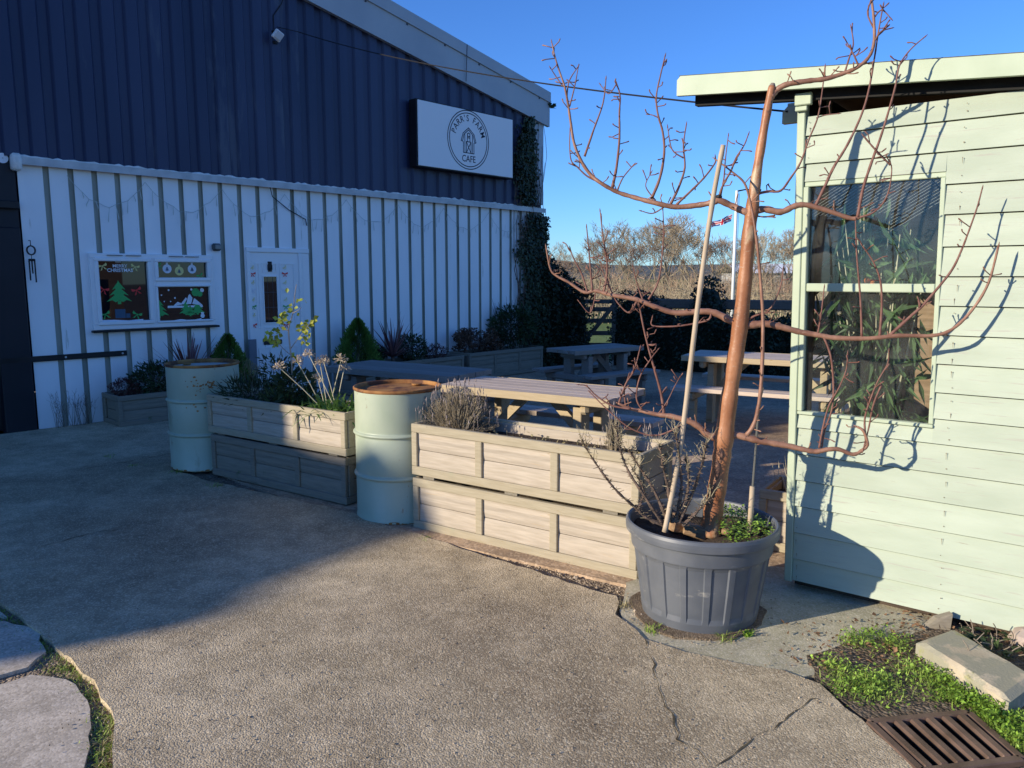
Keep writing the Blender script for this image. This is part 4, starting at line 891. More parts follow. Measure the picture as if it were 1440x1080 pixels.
# ================================================================== PICNIC TABLES
def picnic(label, loc, rz, m, me, L=1.5, W=.64, bo=.56):
    t = thing('picnic_table', label, 'picnic table', loc, rz, 'heavy timber picnic tables'); nb = 5
    def part(n, mb, mm): return mb.build(n, mm, t, world=False)
    bw = W / nb
    mb = MB()
    for k in range(nb): mb.box((R.uniform(-.004, .004), -W / 2 + bw * (k + .5), .727), (L + R.uniform(-.01, .01), bw - .003, .045), None, .002)
    part('tabletop', mb, m)
    mb = MB()
    for sy in (-1, 1): mb.box((0, sy * (W / 2 + .006), .722), (L, .014, .06), None, .003)
    part('edge_board', mb, me)
    for sy in (-1, 1):
        mb = MB()
        for k in range(2): mb.box((0, sy * (bo + .13 * k), .43), (L, .122, .042), None, .004)
        part('bench', mb, m)
    for sx in (-1, 1):
        x = sx * (L / 2 - .22)
        mb = MB(); mb.box((x, 0, .66), (.07, W - .06, .085), None, .02); part('bearer', mb, me)
        mb = MB(); mb.box((x, 0, .36), (.07, bo * 2 + .32, .09), None, .02); part('bench_bearer', mb, me)
        for sy in (-1, 1):
            mb = MB(); mb.box((x - sx * .075, sy * .17, .33), (.07, .14, .66), None, .005); part('leg', mb, me)
            mb = MB(); mb.box((x, sy * (bo + .06), .16), (.065, .11, .32), None, .005); part('bench_leg', mb, me)
        mb = MB(); mb.beam((x - sx * .11, 0, .38), (x - sx * .44, 0, .70), .07, .05, up=(0, 1, 0)); part('brace', mb, me)
    return t
picnic('pale timber picnic table right behind the sunlit planters, in the middle', (.215, 5.97, .002), math.radians(-32), table_m, tableedge_m)
picnic('sunlit picnic table at right, partly hidden behind the green shed', (2.80, 8.30, .002), math.radians(-29), table_m, tableedge_m, 1.75, .72)
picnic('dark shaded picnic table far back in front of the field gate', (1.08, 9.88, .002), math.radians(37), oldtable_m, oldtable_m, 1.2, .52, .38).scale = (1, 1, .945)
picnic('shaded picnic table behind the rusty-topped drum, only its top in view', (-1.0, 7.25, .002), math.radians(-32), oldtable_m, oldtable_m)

# ================================================================== POT, TREE, STAKES
PC = Vector((.90, 3.53, .006)); PR = .352; PH = .462
pot = thing('plant_pot', 'large charcoal plastic tree pot with ribbed side in the foreground', 'pot', PC)
NS = 160
def potfn(r, z, a, k):
    if .05 < z < .335:                                  # recessed and raised staves in turn
        ph = (a * 18 / (2 * math.pi)) % 1.0; d = .0
        e = min(ph, 1 - ph); d = -.007 if .27 < ph < .97 else 0.0
        if .25 < ph < .30: d = -.007 * (ph - .25) / .05
        if .955 < ph < 1.0: d = -.007 * (1.0 - ph) / .045
        f = min(1.0, (z - .05) / .03, (.335 - z) / .012); return r + d * max(0, f)
    return r
prof = [(.255, .0), (.268, .006), (.272, .03), (.276, .05), (.279, .075), (.298, .19), (.316, .32), (.3205, .333), (.326, .336), (.327, .34), (.331, .40), (.333, .405), (.349, .407), (.354, .412), (.356, .43), (.356, .445), (.352, .458), (.345, .462), (.338, .458), (.334, .448), (.330, .40), (.322, .345), (.31, .30)]
mb = MB(); mb.lathe(prof, 360, PC, potfn); mb.build('body', pot_m, pot, smooth=False)
mb = MB(); n = 26
for i in range(n):
    for j in range(n):
        def p(i, j):
            x = -1 + 2 * i / n; y = -1 + 2 * j / n; u = x * math.sqrt(1 - y * y / 2); v = y * math.sqrt(1 - x * x / 2)
            return (PC.x + u * .326, PC.y + v * .326, PC.z + .385 + .012 * math.sin(7 * x + 3 * y) + .01 * math.sin(11 * y))
        mb.quad(p(i, j), p(i + 1, j), p(i + 1, j + 1), p(i, j + 1))
mb.build('soil', soil_m, pot)
# espaliered apple tree
TS_ = -.265
def TP(x, y, off=0.0):                                   # picture point on the tree's fan plane (through the trunk, parallel to the shed front)
    d = ray(x, y); t = (3.5 + .265 * 1.03 + off) / (d.y + .265 * d.x); return Vector((d.x * t, d.y * t, EYE + d.z * t))
tree = thing('fruit_tree', 'leafless fan-trained fruit tree with copper bark growing in the black pot', 'tree', TP(1000, 748))
def smooth_path(P, rad, sub=4):
    out = []; rr = []
    for i in range(len(P) - 1):
        p0 = P[max(i - 1, 0)]; p1 = P[i]; p2 = P[i + 1]; p3 = P[min(i + 2, len(P) - 1)]
        for k in range(sub):
            t = k / sub; out.append(.5 * ((2 * p1) + (p2 - p0) * t + (2 * p0 - 5 * p1 + 4 * p2 - p3) * t * t + (3 * p1 - p0 - 3 * p2 + p3) * t ** 3)); rr.append(rad[i] + (rad[i + 1] - rad[i]) * t)
    out.append(P[-1]); rr.append(rad[-1]); return out, rr
PX = 3.5 / F
tr_pts = [(998, 752, 20), (1002, 725, 17), (1008, 690, 16), (1014, 650, 15.5), (1018, 618, 16.5), (1024, 570, 14.5), (1033, 510, 13.5), (1041, 455, 13.5), (1048, 390, 11.5), (1053, 330, 11.5), (1058, 292, 11), (1064, 245, 8.0), (1072, 195, 7.2), (1080, 150, 6.8), (1086, 121, 5.4)]
P, r_ = smooth_path([TP(x, y) for x, y, r in tr_pts], [r * PX * .82 for x, y, r in tr_pts], 5)
r_ = [r * (1 + .05 * math.sin(i * 1.3) + R.uniform(-.03, .03)) for i, r in enumerate(r_)]
mb = MB(); mb.tube(P, r_, 20); trunk = mb.build('trunk', [bark_m], tree, smooth=True)
mb = MB(); a = P[-1]; mb.tube([a - Vector((0, 0, .002)), a + (P[-1] - P[-3]).normalized() * .012], [r_[-1] * 1.02, r_[-1] * .55], 12); mb.build('cut_stub', cut_m, tree)
# gnarled scar near the base, lumpy collars at the forks
mb = MB()
for cx, cy, s in ((1009, 660, 7), (1014, 640, 6), (1005, 685, 5)):
    c = TP(cx, cy, -.036); k = s * PX
    mb.lathe([(0, -k * 2.6), (k * .5, -k * 1.8), (k * .7, 0), (k * .45, k * 1.6), (0, k * 2.6)], 10, c, lambda r, z, a, kk: r * (1 + .3 * math.sin(3 * a + z * 90)))
mb.build('bark_scar', mat('scar_bark', (.13, .065, .045), (.24, .13, .085), 30, rough=.7, bump=.8, bscale=70, bdist=.006), tree, smooth=True)
def spur(mb, p, d, s=1.0):                              # short fruiting spur: knobbly little side shoot with a bud
    d = d.normalized(); L = R.uniform(.012, .045) * s; q = p + d * L; e = q + (d + Vector((R.gauss(0, .4), R.gauss(0, .2), R.gauss(.25, .4)))).normalized() * R.uniform(.008, .018) * s
    mb.tube([p, q, e, e + (e - q) * .35], [.0022, .0024, .0034, .0008], 5)
def branch(pts, r0, r1, name='branch', spurs=10, wob=.012, m=None, tip=True, off0=0.0):
    n = len(pts); off = off0; P = []
    for i, (x, y) in enumerate(pts):
        P.append(TP(x, y, off0 + (R.uniform(-wob, wob) if 0 < i else 0)))
    rad = [max(.0012, (r0 + (r1 - r0) * (i / (n - 1)) ** .8) * PX * (.72 if r0 > 5 else .8)) for i in range(n)]
    P, rr = smooth_path(P, rad, 5); rr = [r * (1 + .07 * math.sin(i * 2.1) + R.uniform(-.06, .06)) for i, r in enumerate(rr)]
    mb = MB(); mb.tube(P, rr, 10 if r0 > 5 else 6)
    for k in range(spurs):
        i = R.randint(2, len(P) - 2); d = Vector((R.uniform(-1, 1), R.uniform(-.5, .5), R.uniform(-.2, 1.0))); spur(mb, P[i], d, 1.0 if r0 < 5 else 1.1)
    if tip:
        d = (P[-1] - P[-2]).normalized(); mb.tube([P[-1], P[-1] + d * .006, P[-1] + d * .018], [rr[-1], .0030, .0008], 5)
    return mb.build(name, m or (limb_m if r0 > 3.5 else twig_m), tree, smooth=True)
B = branch
# upper left arm and its uprights
B([(1058, 300), (1046, 297), (1030, 290), (1012, 282), (1004, 284), (985, 288), (950, 291), (920, 285), (890, 277), (868, 270), (846, 258), (830, 245), (816, 224), (807, 200), (803, 175), (799, 148), (794, 122), (788, 104), (781, 82), (776, 60)], 7.5, 1.2, spurs=26)
B([(822, 220), (835, 182), (848, 145), (852, 112)], 2.2, .9, spurs=5); B([(861, 264), (867, 235), (871, 195), (871, 160), (872, 135), (867, 117)], 2.8, 1.0, spurs=12)
B([(916, 280), (928, 250), (934, 215), (932, 186), (925, 160), (923, 135), (929, 105), (935, 80)], 2.8, 1.0, spurs=11)
B([(943, 287), (955, 262), (963, 235), (961, 205), (965, 176)], 2.6, 1.0, spurs=9); B([(951, 288), (970, 270), (990, 250), (1005, 230), (1006, 222)], 2.4, 1.2, spurs=6)
B([(868, 268), (876, 250), (890, 233)], 1.6, .9, spurs=2); B([(845, 257), (826, 248), (812, 235), (803, 225), (801, 200), (802, 180)], 1.8, .9, spurs=5); B([(797, 140), (800, 115), (812, 95)], 1.4, .8, spurs=3); B([(801, 150), (808, 122), (813, 95)], 1.4, .8, spurs=2); B([(792, 122), (782, 108), (775, 97)], 1.2, .7, spurs=1)
B([(867, 118), (856, 132), (845, 120)], 1.2, .7, spurs=1); B([(927, 166), (918, 162), (912, 161)], 1.2, .7, spurs=1); B([(961, 222), (945, 210), (939, 180)], 1.5, .8, spurs=5); B([(922, 282), (908, 262), (915, 244)], 1.3, .7, spurs=3)
B([(1010, 282), (1016, 262), (1028, 240), (1035, 222), (1046, 205), (1052, 190)], 2.3, .9, spurs=7); B([(1012, 284), (1018, 250), (1020, 225), (1024, 192)], 1.6, .8, spurs=4); B([(934, 291), (918, 300), (903, 297)], 1.4, .8, spurs=1)
mb = MB(); c = TP(1011, 277, -.01); mb.lathe([(0, -.012), (.012, -.008), (.015, 0), (.012, .008), (0, .012)], 10, c); mb.build('branch_tie', black_m, tree)
# long shoot rising from the lower right arm across the trunk
B([(1050, 612), (1062, 592), (1070, 545), (1073, 462), (1070, 400), (1063, 330), (1055, 285), (1047, 258), (1030, 242), (1006, 224)], 4.2, 1.2, spurs=12, off0=-.06)
# upper right arm
B([(1058, 298), (1075, 294), (1098, 298), (1117, 290), (1132, 288), (1150, 292), (1172, 299), (1196, 307), (1208, 306)], 7.5, 3.6, spurs=6, wob=.006, tip=False)
B([(1147, 289), (1160, 262), (1172, 236), (1192, 203), (1210, 165), (1221, 130), (1230, 80), (1236, 40), (1242, 8)], 2.8, 1.0, spurs=10); B([(1206, 306), (1213, 268), (1225, 230), (1238, 194), (1250, 155), (1259, 122), (1265, 92), (1280, 70), (1299, 53)], 2.8, .9, spurs=9)
B([(1208, 306), (1226, 300), (1240, 288), (1250, 268), (1254, 240), (1252, 228)], 2.0, .9, spurs=7); B([(1252, 232), (1240, 220), (1226, 205), (1215, 192)], 1.6, 1.3, spurs=5)
B([(1066, 272), (1082, 269), (1098, 268), (1112, 250), (1126, 228), (1138, 195), (1150, 165), (1156, 130), (1160, 95)], 2.6, .9, spurs=9); B([(1148, 166), (1160, 162), (1177, 160)], 1.2, .8, spurs=1); B([(1090, 303), (1076, 305), (1066, 304)], 1.6, 1.2, spurs=1)
# top arm
B([(1084, 136), (1092, 127), (1106, 119), (1135, 114), (1160, 111), (1184, 104), (1205, 95), (1222, 80), (1229, 60), (1229, 30), (1226, 2)], 6.4, 2.0, spurs=12, wob=.006)
B([(1188, 102), (1194, 82), (1200, 62), (1197, 40)], 1.7, .8, spurs=4); B([(1208, 94), (1200, 76), (1190, 58)], 1.7, .8, spurs=4); B([(1228, 62), (1238, 45), (1252, 40)], 1.6, .9, spurs=3); B([(1229, 25), (1240, 14), (1252, 25)], 1.4, .8, spurs=3); B([(1229, 40), (1220, 20), (1224, 2)], 1.5, .8, spurs=3)
# middle left arm and its uprights
B([(1042, 456), (1030, 452), (1005, 440), (985, 438), (950, 440), (920, 431), (895, 421), (860, 415), (838, 409), (822, 411), (800, 397), (783, 388), (774, 378), (768, 348)], 8.0, 1.6, spurs=18, wob=.006)
B([(826, 411), (818, 385), (806, 362), (802, 350)], 2.0, .9, spurs=3); B([(833, 409), (829, 362), (825, 320)], 2.2, .9, spurs=8); B([(849, 412), (854, 377), (848, 333), (844, 298)], 2.2, .9, spurs=10)
B([(912, 421), (926, 395), (932, 350), (933, 318), (932, 292)], 2.0, .8, spurs=6); B([(905, 425), (897, 402), (890, 375)], 1.6, .8, spurs=3); B([(862, 415), (850, 388), (842, 360)], 1.4, .7, spurs=3); B([(1000, 438), (997, 449), (977, 455), (947, 459), (918, 458), (917, 448)], 2.2, 1.2, spurs=4)
B([(895, 424), (885, 440), (868, 425), (858, 405), (855, 395)], 1.8, .9, spurs=6); B([(838, 410), (830, 440), (815, 425)], 1.2, .7, spurs=2)
# middle right arm
B([(1046, 458), (1066, 456), (1082, 456), (1103, 461), (1126, 467), (1150, 471), (1173, 475), (1219, 476), (1265, 472), (1311, 472), (1339, 463), (1367, 436), (1390, 398), (1404, 346)], 8.0, 1.8, spurs=12, wob=.004)
B([(1251, 472), (1275, 450), (1297, 430), (1318, 406), (1339, 379), (1352, 352), (1362, 326), (1374, 292), (1381, 266)], 3.0, 1.0, spurs=12); B([(1237, 474), (1240, 430), (1238, 395), (1228, 368), (1213, 346)], 2.4, 1.0, spurs=6)
B([(1212, 475), (1210, 421), (1205, 361), (1203, 310)], 2.2, 1.0, spurs=5); B([(1150, 470), (1155, 440), (1159, 405)], 1.8, .9, spurs=4); B([(1048, 452), (1062, 444), (1082, 436), (1097, 405), (1101, 380)], 2.4, .9, spurs=4)
B([(1158, 473), (1168, 500), (1172, 540), (1170, 575), (1160, 605), (1156, 628)], 2.0, 1.4, spurs=5); B([(1240, 540), (1228, 570), (1222, 600), (1214, 632)], 1.8, 1.2, spurs=5)
# lower arms
B([(1016, 614), (998, 613), (977, 596), (947, 586), (925, 583), (907, 579), (888, 575), (869, 567)], 8.5, 2.4, spurs=10, wob=.008)
B([(934, 584), (930, 555), (922, 525), (914, 497), (906, 465), (899, 430)], 3.0, 1.4, spurs=14); B([(870, 568), (880, 540), (892, 520), (900, 490)], 2.2, 1.0, spurs=8); B([(905, 579), (895, 560), (900, 530), (915, 505), (925, 492)], 2.0, .9, spurs=7)
B([(887, 575), (860, 570), (838, 556), (825, 543), (815, 541)], 2.2, 1.0, spurs=3, off0=-.03); B([(965, 592), (945, 605), (925, 612), (905, 610), (880, 598), (850, 572), (830, 552)], 2.2, 1.1, spurs=3); B([(880, 572), (878, 550), (884, 528)], 1.6, .8, spurs=4); B([(925, 583), (938, 565), (948, 545), (955, 532)], 1.4, .7, spurs=4)
B([(1018, 616), (1035, 612), (1060, 618), (1085, 623), (1108, 627), (1130, 632), (1147, 635), (1165, 632), (1180, 632), (1200, 639), (1214, 632), (1220, 624), (1214, 606), (1205, 600)], 8.0, 2.2, spurs=7, wob=.004)
B([(1152, 630), (1158, 598), (1166, 570), (1180, 545), (1190, 520), (1192, 498)], 2.0, 1.0, spurs=6); B([(1218, 622), (1216, 590), (1224, 562), (1235, 535), (1248, 512), (1250, 495)], 2.0, .9, spurs=6); B([(1050, 455), (1075, 452), (1098, 456)], 2.6, 1.5, spurs=1)

mb = MB(); P = [AT(935, 748, 3.40), AT(958, 620, 3.42), AT(980, 440, 3.43), AT(1001, 290, 3.43), AT(1017, 204, 3.43)]; P, r_ = smooth_path(P, [.0125, .012, .0115, .011, .0105], 8)
r_ = [r * (1.0 + (.14 if i % 6 == 0 else 0)) for i, r in enumerate(r_)]; mb.tube(P, r_, 10); tag(mb.build('bamboo_cane', cane_m, smooth=True), 'tall slanting bamboo cane stuck in the black pot beside the trunk', 'cane')
mb = MB(); a = AT(1054, 750, 3.50); mb.tube([a, AT(1056, 715, 3.50), AT(1058, 684, 3.50)], [.013, .0125, .012], 8); tag(mb.build('wooden_stake', cane_m, smooth=True), 'short wooden stake standing in the green weeds of the pot', 'stake')
mb = MB(); mb.tube([AT(1058, 690, 3.50), AT(1062, 640, 3.50), AT(1067, 570, 3.49), AT(1073, 545, 3.49)], .005, 6); tag(mb.build('plant_tie', mat('grey_wire', (.12, .12, .11))), 'thin grey wire running from the short stake up to a shoot', 'wire')
for (x, y, sx, sy, sz, rz, lb) in ((955, 740, .10, .05, .05, .4, 'broken wood block left of the cane in the pot'), (978, 745, .11, .05, .055, -.2, 'broken wood block at the foot of the trunk'), (1023, 746, .07, .04, .03, .9, 'small wood chip right of the trunk in the pot'), (948, 725, .10, .04, .04, 1.1, 'split wood piece behind the cane in the pot')):
    p = G(x, y, PC.z + .41); mb = MB(); mb.box((p.x, p.y, PC.z + .405), (sx, sy, sz), Matrix.Rotation(rz, 3, 'Z') @ Matrix.Rotation(.25, 3, 'Y'), .006); tag(mb.build('wood_block', mat('rotten_wood', (.22, .13, .07), (.36, .24, .13), 9, (1, 5, 5), bump=.6, bscale=20, bdist=.006)), lb, 'wood block', 'broken wood pieces in the pot')
# chickweed filling the right side of the pot
mb = MB()
for k in range(1500):
    a = R.uniform(-1.9, 1.25); rr = .325 * math.sqrt(R.random()); x, y = rr * math.cos(a), rr * math.sin(a)
    if x < .045 + .03 * R.random(): continue
    h = R.uniform(0.01, .075) * (1 if rr < .29 else .6); mb.leaf((PC.x + x, PC.y + y, PC.z + .40 + h), (R.gauss(0, 1), R.gauss(0, 1), R.uniform(-.2, .5)), R.uniform(.010, .021), R.uniform(.008, .014), (R.gauss(0, .35), R.gauss(0, .35), 1), .05)
tag(mb.build('pot_weeds', weed_m), 'bright green chickweed covering the right side of the pot', 'weeds', kind='stuff')
# dead woody stems leaning out to the left
dead = thing('dead_shrub', 'dead woody shrub stems leaning out of the left side of the pot', 'shrub', (PC.x - .1, PC.y, PC.z + .39))
mb = MB(); twb = MB()
for pts in ([(920, 735), (895, 715), (865, 688), (838, 652), (818, 620)], [(930, 735), (908, 700), (885, 665), (873, 635), (866, 600)], [(940, 735), (920, 690), (898, 655), (884, 632)], [(945, 735), (940, 690), (932, 655), (928, 625)], [(950, 735), (958, 690), (956, 650), (950, 610)], [(955, 735), (975, 690), (988, 650), (992, 625)], [(960, 740), (985, 715), (1000, 700)], [(945, 735), (965, 700), (968, 665), (965, 645)], [(935, 740), (900, 720), (905, 690), (890, 660)]):
    P = [AT(x, y, 3.42 + .02 * i * R.uniform(-1, 1) - (.0 if i else 0)) for i, (x, y) in enumerate(pts)]; P, r_ = smooth_path(P, [.009 - .006 * i / (len(P) - 1) for i in range(len(P))], 7); r_ = [r * R.uniform(.65, 1.25) for r in r_]; mb.tube(P, r_, 6)
    for k in range(170):
        i = R.randint(int(len(P) * .08), len(P) - 1); q = P[i]; e = q + Vector((R.gauss(0, .011), R.gauss(0, .011), R.uniform(-.006, .016))); (mb if R.random() < .75 else twb).tube([q, e], [.0026, .0009], 3)
    for k in range(14):
        i = len(P) - 1 - R.randint(0, 7); q = P[i]; m_ = q + Vector((R.gauss(0, .025), R.gauss(0, .02), R.uniform(.02, .06))); e = m_ + Vector((R.gauss(0, .02), R.gauss(0, .02), R.uniform(.01, .04))); twb.tube([q, m_, e], [.0016, .0011, .0006], 3)
        for j in range(4): twb.leaf(m_.lerp(e, R.random()), (R.gauss(0, 1), R.gauss(0, 1), R.random()), .008, .003)
mb.build('stem', deadstem_m, dead); twb.build('twig', mat('dead_twig', (.24, .2, .12), (.34, .29, .19), 20, island=.3), dead)

# ================================================================== PLANTS IN PLANTERS
def twigs(mb, base, n, H, spread, r=.002, seg=3, n_side=3):
    for k in range(n):
        a = R.uniform(0, 6.283); s = spread * math.sqrt(R.random()); tip = Vector(base) + Vector((s * math.cos(a), s * math.sin(a), H * R.uniform(.6, 1))); b0 = Vector(base) + Vector((s * .2 * math.cos(a), s * .2 * math.sin(a), 0)); m_ = b0.lerp(tip, .5) + Vector((R.gauss(0, .02), R.gauss(0, .02), .02))
        mb.tube([b0, m_, tip], [r, r * .8, r * .4], 3)
        for j in range(n_side):
            q = m_.lerp(tip, R.random()); mb.tube([q, q + Vector((R.gauss(0, .025), R.gauss(0, .025), R.uniform(.01, .06)))], [r * .6, r * .3], 3)
def bush(mb, c, rx, ry, rz, n, L, w, up=.3, shell=.45, shape=None):
    for k in range(n):
        while True:
            v = Vector((R.uniform(-1, 1), R.uniform(-1, 1), R.uniform(-1, 1)))
            if shell < v.length < 1 or (v.length < 1 and R.random() < .25): break
        lump = 1 + .18 * math.sin(5 * v.x + 3 * v.z + c[0] * 9) * math.cos(4 * v.y + 2 * v.z)
        p = Vector((c[0] + v.x * rx * lump, c[1] + v.y * ry * lump, c[2] + v.z * rz * lump)); d = v.normalized() + Vector((R.gauss(0, .5), R.gauss(0, .5), R.gauss(up, .5)))
        mb.leaf(p, d, L * R.uniform(.6, 1.3), w * R.uniform(.7, 1.2), None, .12, .1)
def shrub(name, label, base, rx, rz, n, L, w, m, stems=12, cat='shrub', up=.3, h0=None, ry=None):
    t = thing(name, label, cat, base); mb = MB(); twigs(mb, base, stems, (h0 or rz) * 1.3, rx * .7, .004); mb.build('stem', deadstem_m, t)
    mb = MB(); bush(mb, (base[0], base[1], base[2] + (h0 or rz)), rx, ry or rx, rz, n, L, w, up); mb.build('foliage', m, t); return t
def cordyline(label, base, H, n):
    t = thing('cordyline', label, 'spiky plant', base, 0, 'cordylines with red spiky leaves'); mb = MB(); mb.tube([base, Vector(base) + Vector((0, 0, .12))], [.03, .025], 8); mb.build('stem', deadstem_m, t)
    mb = MB()
    for k in range(n):
        a = R.uniform(0, 6.283); e = R.uniform(.25, 1.45); d = Vector((math.cos(a) * math.cos(e), math.sin(a) * math.cos(e), math.sin(e))); mb.blade(Vector(base) + Vector((0, 0, .1)), d, H * R.uniform(.65, 1.05), R.uniform(.026, .042), R.uniform(.02, .22), 5)
    mb.build('foliage', cord_m, t); return t
def conifer(label, base, H, rad, n=5200):
    t = thing('dwarf_conifer', label, 'conifer', base, 0, 'dwarf conifers by the cafe door'); mb = MB(); mb.tube([base, Vector(base) + Vector((0, 0, H * .7))], [.02, .006], 7); mb.build('trunk', deadstem_m, t); mb = MB()
    for k in range(n):
        z = R.random() ** .9; a = R.uniform(0, 6.283); rr = rad * (1 - z ** 1.3) ** .75 * min(1, .55 + z * 2.6) * (1 + .13 * math.sin(a * 5 + z * 13) + .10 * math.sin(a * 9 - z * 21)) * R.uniform(.58, 1.22); p = Vector(base) + Vector((rr * math.cos(a), rr * math.sin(a), z * H * .96)); d = Vector((math.cos(a) * .6, math.sin(a) * .6, 1.0 + R.gauss(0, .3))); mb.leaf(p, d, R.uniform(.03, .06), R.uniform(.010, .018), Vector((math.cos(a + 1.2), math.sin(a + 1.2), R.gauss(0, .3))), .1)
    mb.build('foliage', conifer_m, t); return t
shrub('heather', 'low dark red heather at the left end of the planter under the window', FW(.80, .27, .30), .16, .10, 900, .03, .010, heather_m)
shrub('shrub', 'dark green bushy shrub in the planter under the cafe window', FW(1.12, .28, .30), .26, .17, 1300, .05, .020, shrub_m)
cordyline('red spiky cordyline under the cafe window, left of the shaded drum', FW(1.52, .25, .30), .74, 60)
conifer('dwarf conifer between the shaded drum and the cafe door', FW(2.02, .24, .30), .62, .23)
shrub('sedge_clump', 'small feathery clump in front of the conifer behind the shaded drum', FW(2.16, .36, .30), .15, .14, 700, .06, .006, drygrass_m, up=1.0)
conifer('plump dwarf conifer in the planter right of the cafe door', FW(3.88, .30, .34), .70, .27, 8000)
shrub('shrub', 'small dark shrub tucked beside the plump conifer', FW(4.18, .26, .36), .16, .14, 700, .05, .022, shrub_m)
cordyline('red spiky cordyline in the planter right of the cafe door', FW(4.45, .34, .36), .74, 66)
shrub('shrub', 'round dark green shrub just right of the second cordyline', FW(4.88, .25, .36), .23, .20, 1100, .05, .024, shrub_m)
shrub('heather', 'small reddish heather at the right end of the planter by the door', FW(5.35, .25, .36), .17, .11, 600, .04, .012, heather_m)
hy = thing('hydrangea', 'hydrangea with brown dead flower heads near the ivy corner', 'hydrangea', FW(6.25, .26, .38))
mb = MB(); twigs(mb, FW(6.25, .26, .36), 14, .4, .3, .004); mb.build('stem', deadstem_m, hy); mb = MB()
for k in range(26):
    c = FW(6.25 + R.uniform(-.42, .42), .26 + R.uniform(-.2, .24), .44 + R.uniform(0, .30) ); bush(mb, c, .10, .10, .075, 110, .034, .026, .2, .6)
mb.build('flower_head', brown_m, hy)
shrub('shrub', 'taller dark evergreen shrub against the wall beside the ivy', FW(7.05, .28, .40), .42, .34, 1900, .07, .030, shrub_m, 20, h0=.38, ry=.25)
mb = MB(); twigs(mb, FW(6.95, .2, .5), 9, .85, .25, .005, n_side=2); tag(mb.build('bare_twigs', deadstem_m), 'bare upright twigs rising above the evergreen shrub by the ivy', 'twigs')
mb = MB()
for k in range(5): twigs(mb, FW(.15 + .08 * k, .08, .0), 8, .42, .14, .0022, n_side=4)
tag(mb.build('dry_weeds', mat('dry_weed', (.16, .13, .1), (.24, .2, .15), 9)), 'dry brown weeds at the foot of the white wall near the dark doorway', 'weeds')
# middle planter stack, plants along it (local x along the front)
M1 = Matrix.Translation((q1.x, q1.y, 0)) @ Matrix.Rotation(PA, 4, 'Z'); M2 = Matrix.Translation((PQ.x, PQ.y, 0)) @ Matrix.Rotation(PA, 4, 'Z')
P1 = lambda x, y, z: M1 @ Vector((x, y, z)); P2 = lambda x, y, z: M2 @ Vector((x, y, z))
ag = thing('agapanthus', 'sunlit clump of green strap leaves with dry seed heads on stalks', 'plant', P1(1.22, .17, .60)); mb = MB()
for k in range(190):
    a = R.uniform(0, 6.283); e = R.uniform(.35, 1.35); b0 = P1(1.25 + R.gauss(0, .10), .15 + R.gauss(0, .06), .61); mb.blade(b0, (math.cos(a) * math.cos(e), math.sin(a) * math.cos(e), math.sin(e)), R.uniform(.18, .36), R.uniform(.012, .020), R.uniform(.25, .85), 5, .2)
mb.build('foliage', agap_m, ag)
for (bx, by), (x, y) in (((450, 575), (393, 517)), ((440, 560), (418, 508)), ((468, 560), (447, 533)), ((445, 555), (434, 498)), ((455, 560), (450, 510)), ((470, 560), (480, 506)), ((466, 560), (484, 518)), ((458, 552), (455, 508))):
    b0 = P1(1.20 + R.uniform(-.08, .08), .17, .60); e = AT(x, y, b0.y + R.uniform(-.12, .08)); mb = MB(); mb.tube([b0, b0.lerp(e, .5) + Vector((0, 0, .01)), e], [.0042, .0038, .0034], 6); s_ = mb.build('flower_stalk', straw_m, ag); mb = MB()
    for k in range(44):
        a = R.uniform(0, 6.283); el = R.uniform(-.5, 1.4); d = Vector((math.cos(a) * math.cos(el), math.sin(a) * math.cos(el), math.sin(el))); L = R.uniform(.02, .038); mb.tube([e, e + d * L], [.0011, .0008], 3); mb.leaf(e + d * L, d + Vector((0, 0, -.2)), R.uniform(.014, .024), .011); mb.leaf(e + d * L, d + Vector((0, .2, -.2)), R.uniform(.014, .024), .011, (1, 0, 0))
    o = mb.build('seed_head', seed_m, None); o.data.transform(ag.matrix_basis.inverted()); o.parent = s_
sp = thing('young_tree', 'spindly sapling with a few yellow leaves in the planter between the drums', 'sapling', P1(.80, .19, .59))
Yp = P1(.80, .19, 0).y
mb = MB(); lfy = MB()
ST = [[(412, 575), (411, 520), (408, 490), (406, 462), (412, 440), (415, 412), (417, 400)], [(410, 500), (398, 490), (388, 478), (380, 474)], [(409, 490), (420, 475), (428, 466), (437, 452)], [(406, 465), (396, 462), (392, 455)], [(413, 440), (420, 436), (424, 432)], [(414, 540), (424, 515), (428, 500)], [(411, 530), (398, 515), (392, 497)]]
for i, pts in enumerate(ST):
    P = [AT(x, y, Yp + (R.uniform(-.03, .03) if k else 0)) for k, (x, y) in enumerate(pts)]; P, r_ = smooth_path(P, [(.009 if i == 0 else .004) * (1 - .75 * k / (len(P) - 1)) for k in range(len(P))], 4); mb.tube(P, r_, 6)
for x, y, n in ((409, 410, 1), (426, 418, 2), (415, 436, 2), (397, 450, 5), (400, 442, 3), (428, 456, 4), (436, 452, 2), (378, 472, 3), (386, 472, 5), (383, 480, 3), (424, 480, 3), (420, 468, 2), (394, 464, 3), (430, 470, 2), (415, 500, 2)):
    for k in range(n * 2): lfy.leaf(AT(x + R.uniform(-7, 7), y + R.uniform(-6, 6), Yp + R.uniform(-.04, .04)), (R.gauss(0, 1), R.gauss(0, .6), R.uniform(-1, .4)), R.uniform(.035, .062), R.uniform(.026, .040), (R.gauss(0, .5), -1, R.gauss(.3, .5)))
mb.build('stem', mat('pale_stem', (.35, .28, .22), (.45, .37, .3), 12), sp, smooth=True); lfy.build('foliage', yellow_m, sp)
mb = MB(); bush(mb, AT(414, 545, Yp), .14, .12, .15, 260, .065, .04, .1); mb.build('lower_foliage', dkleaf_m, sp)
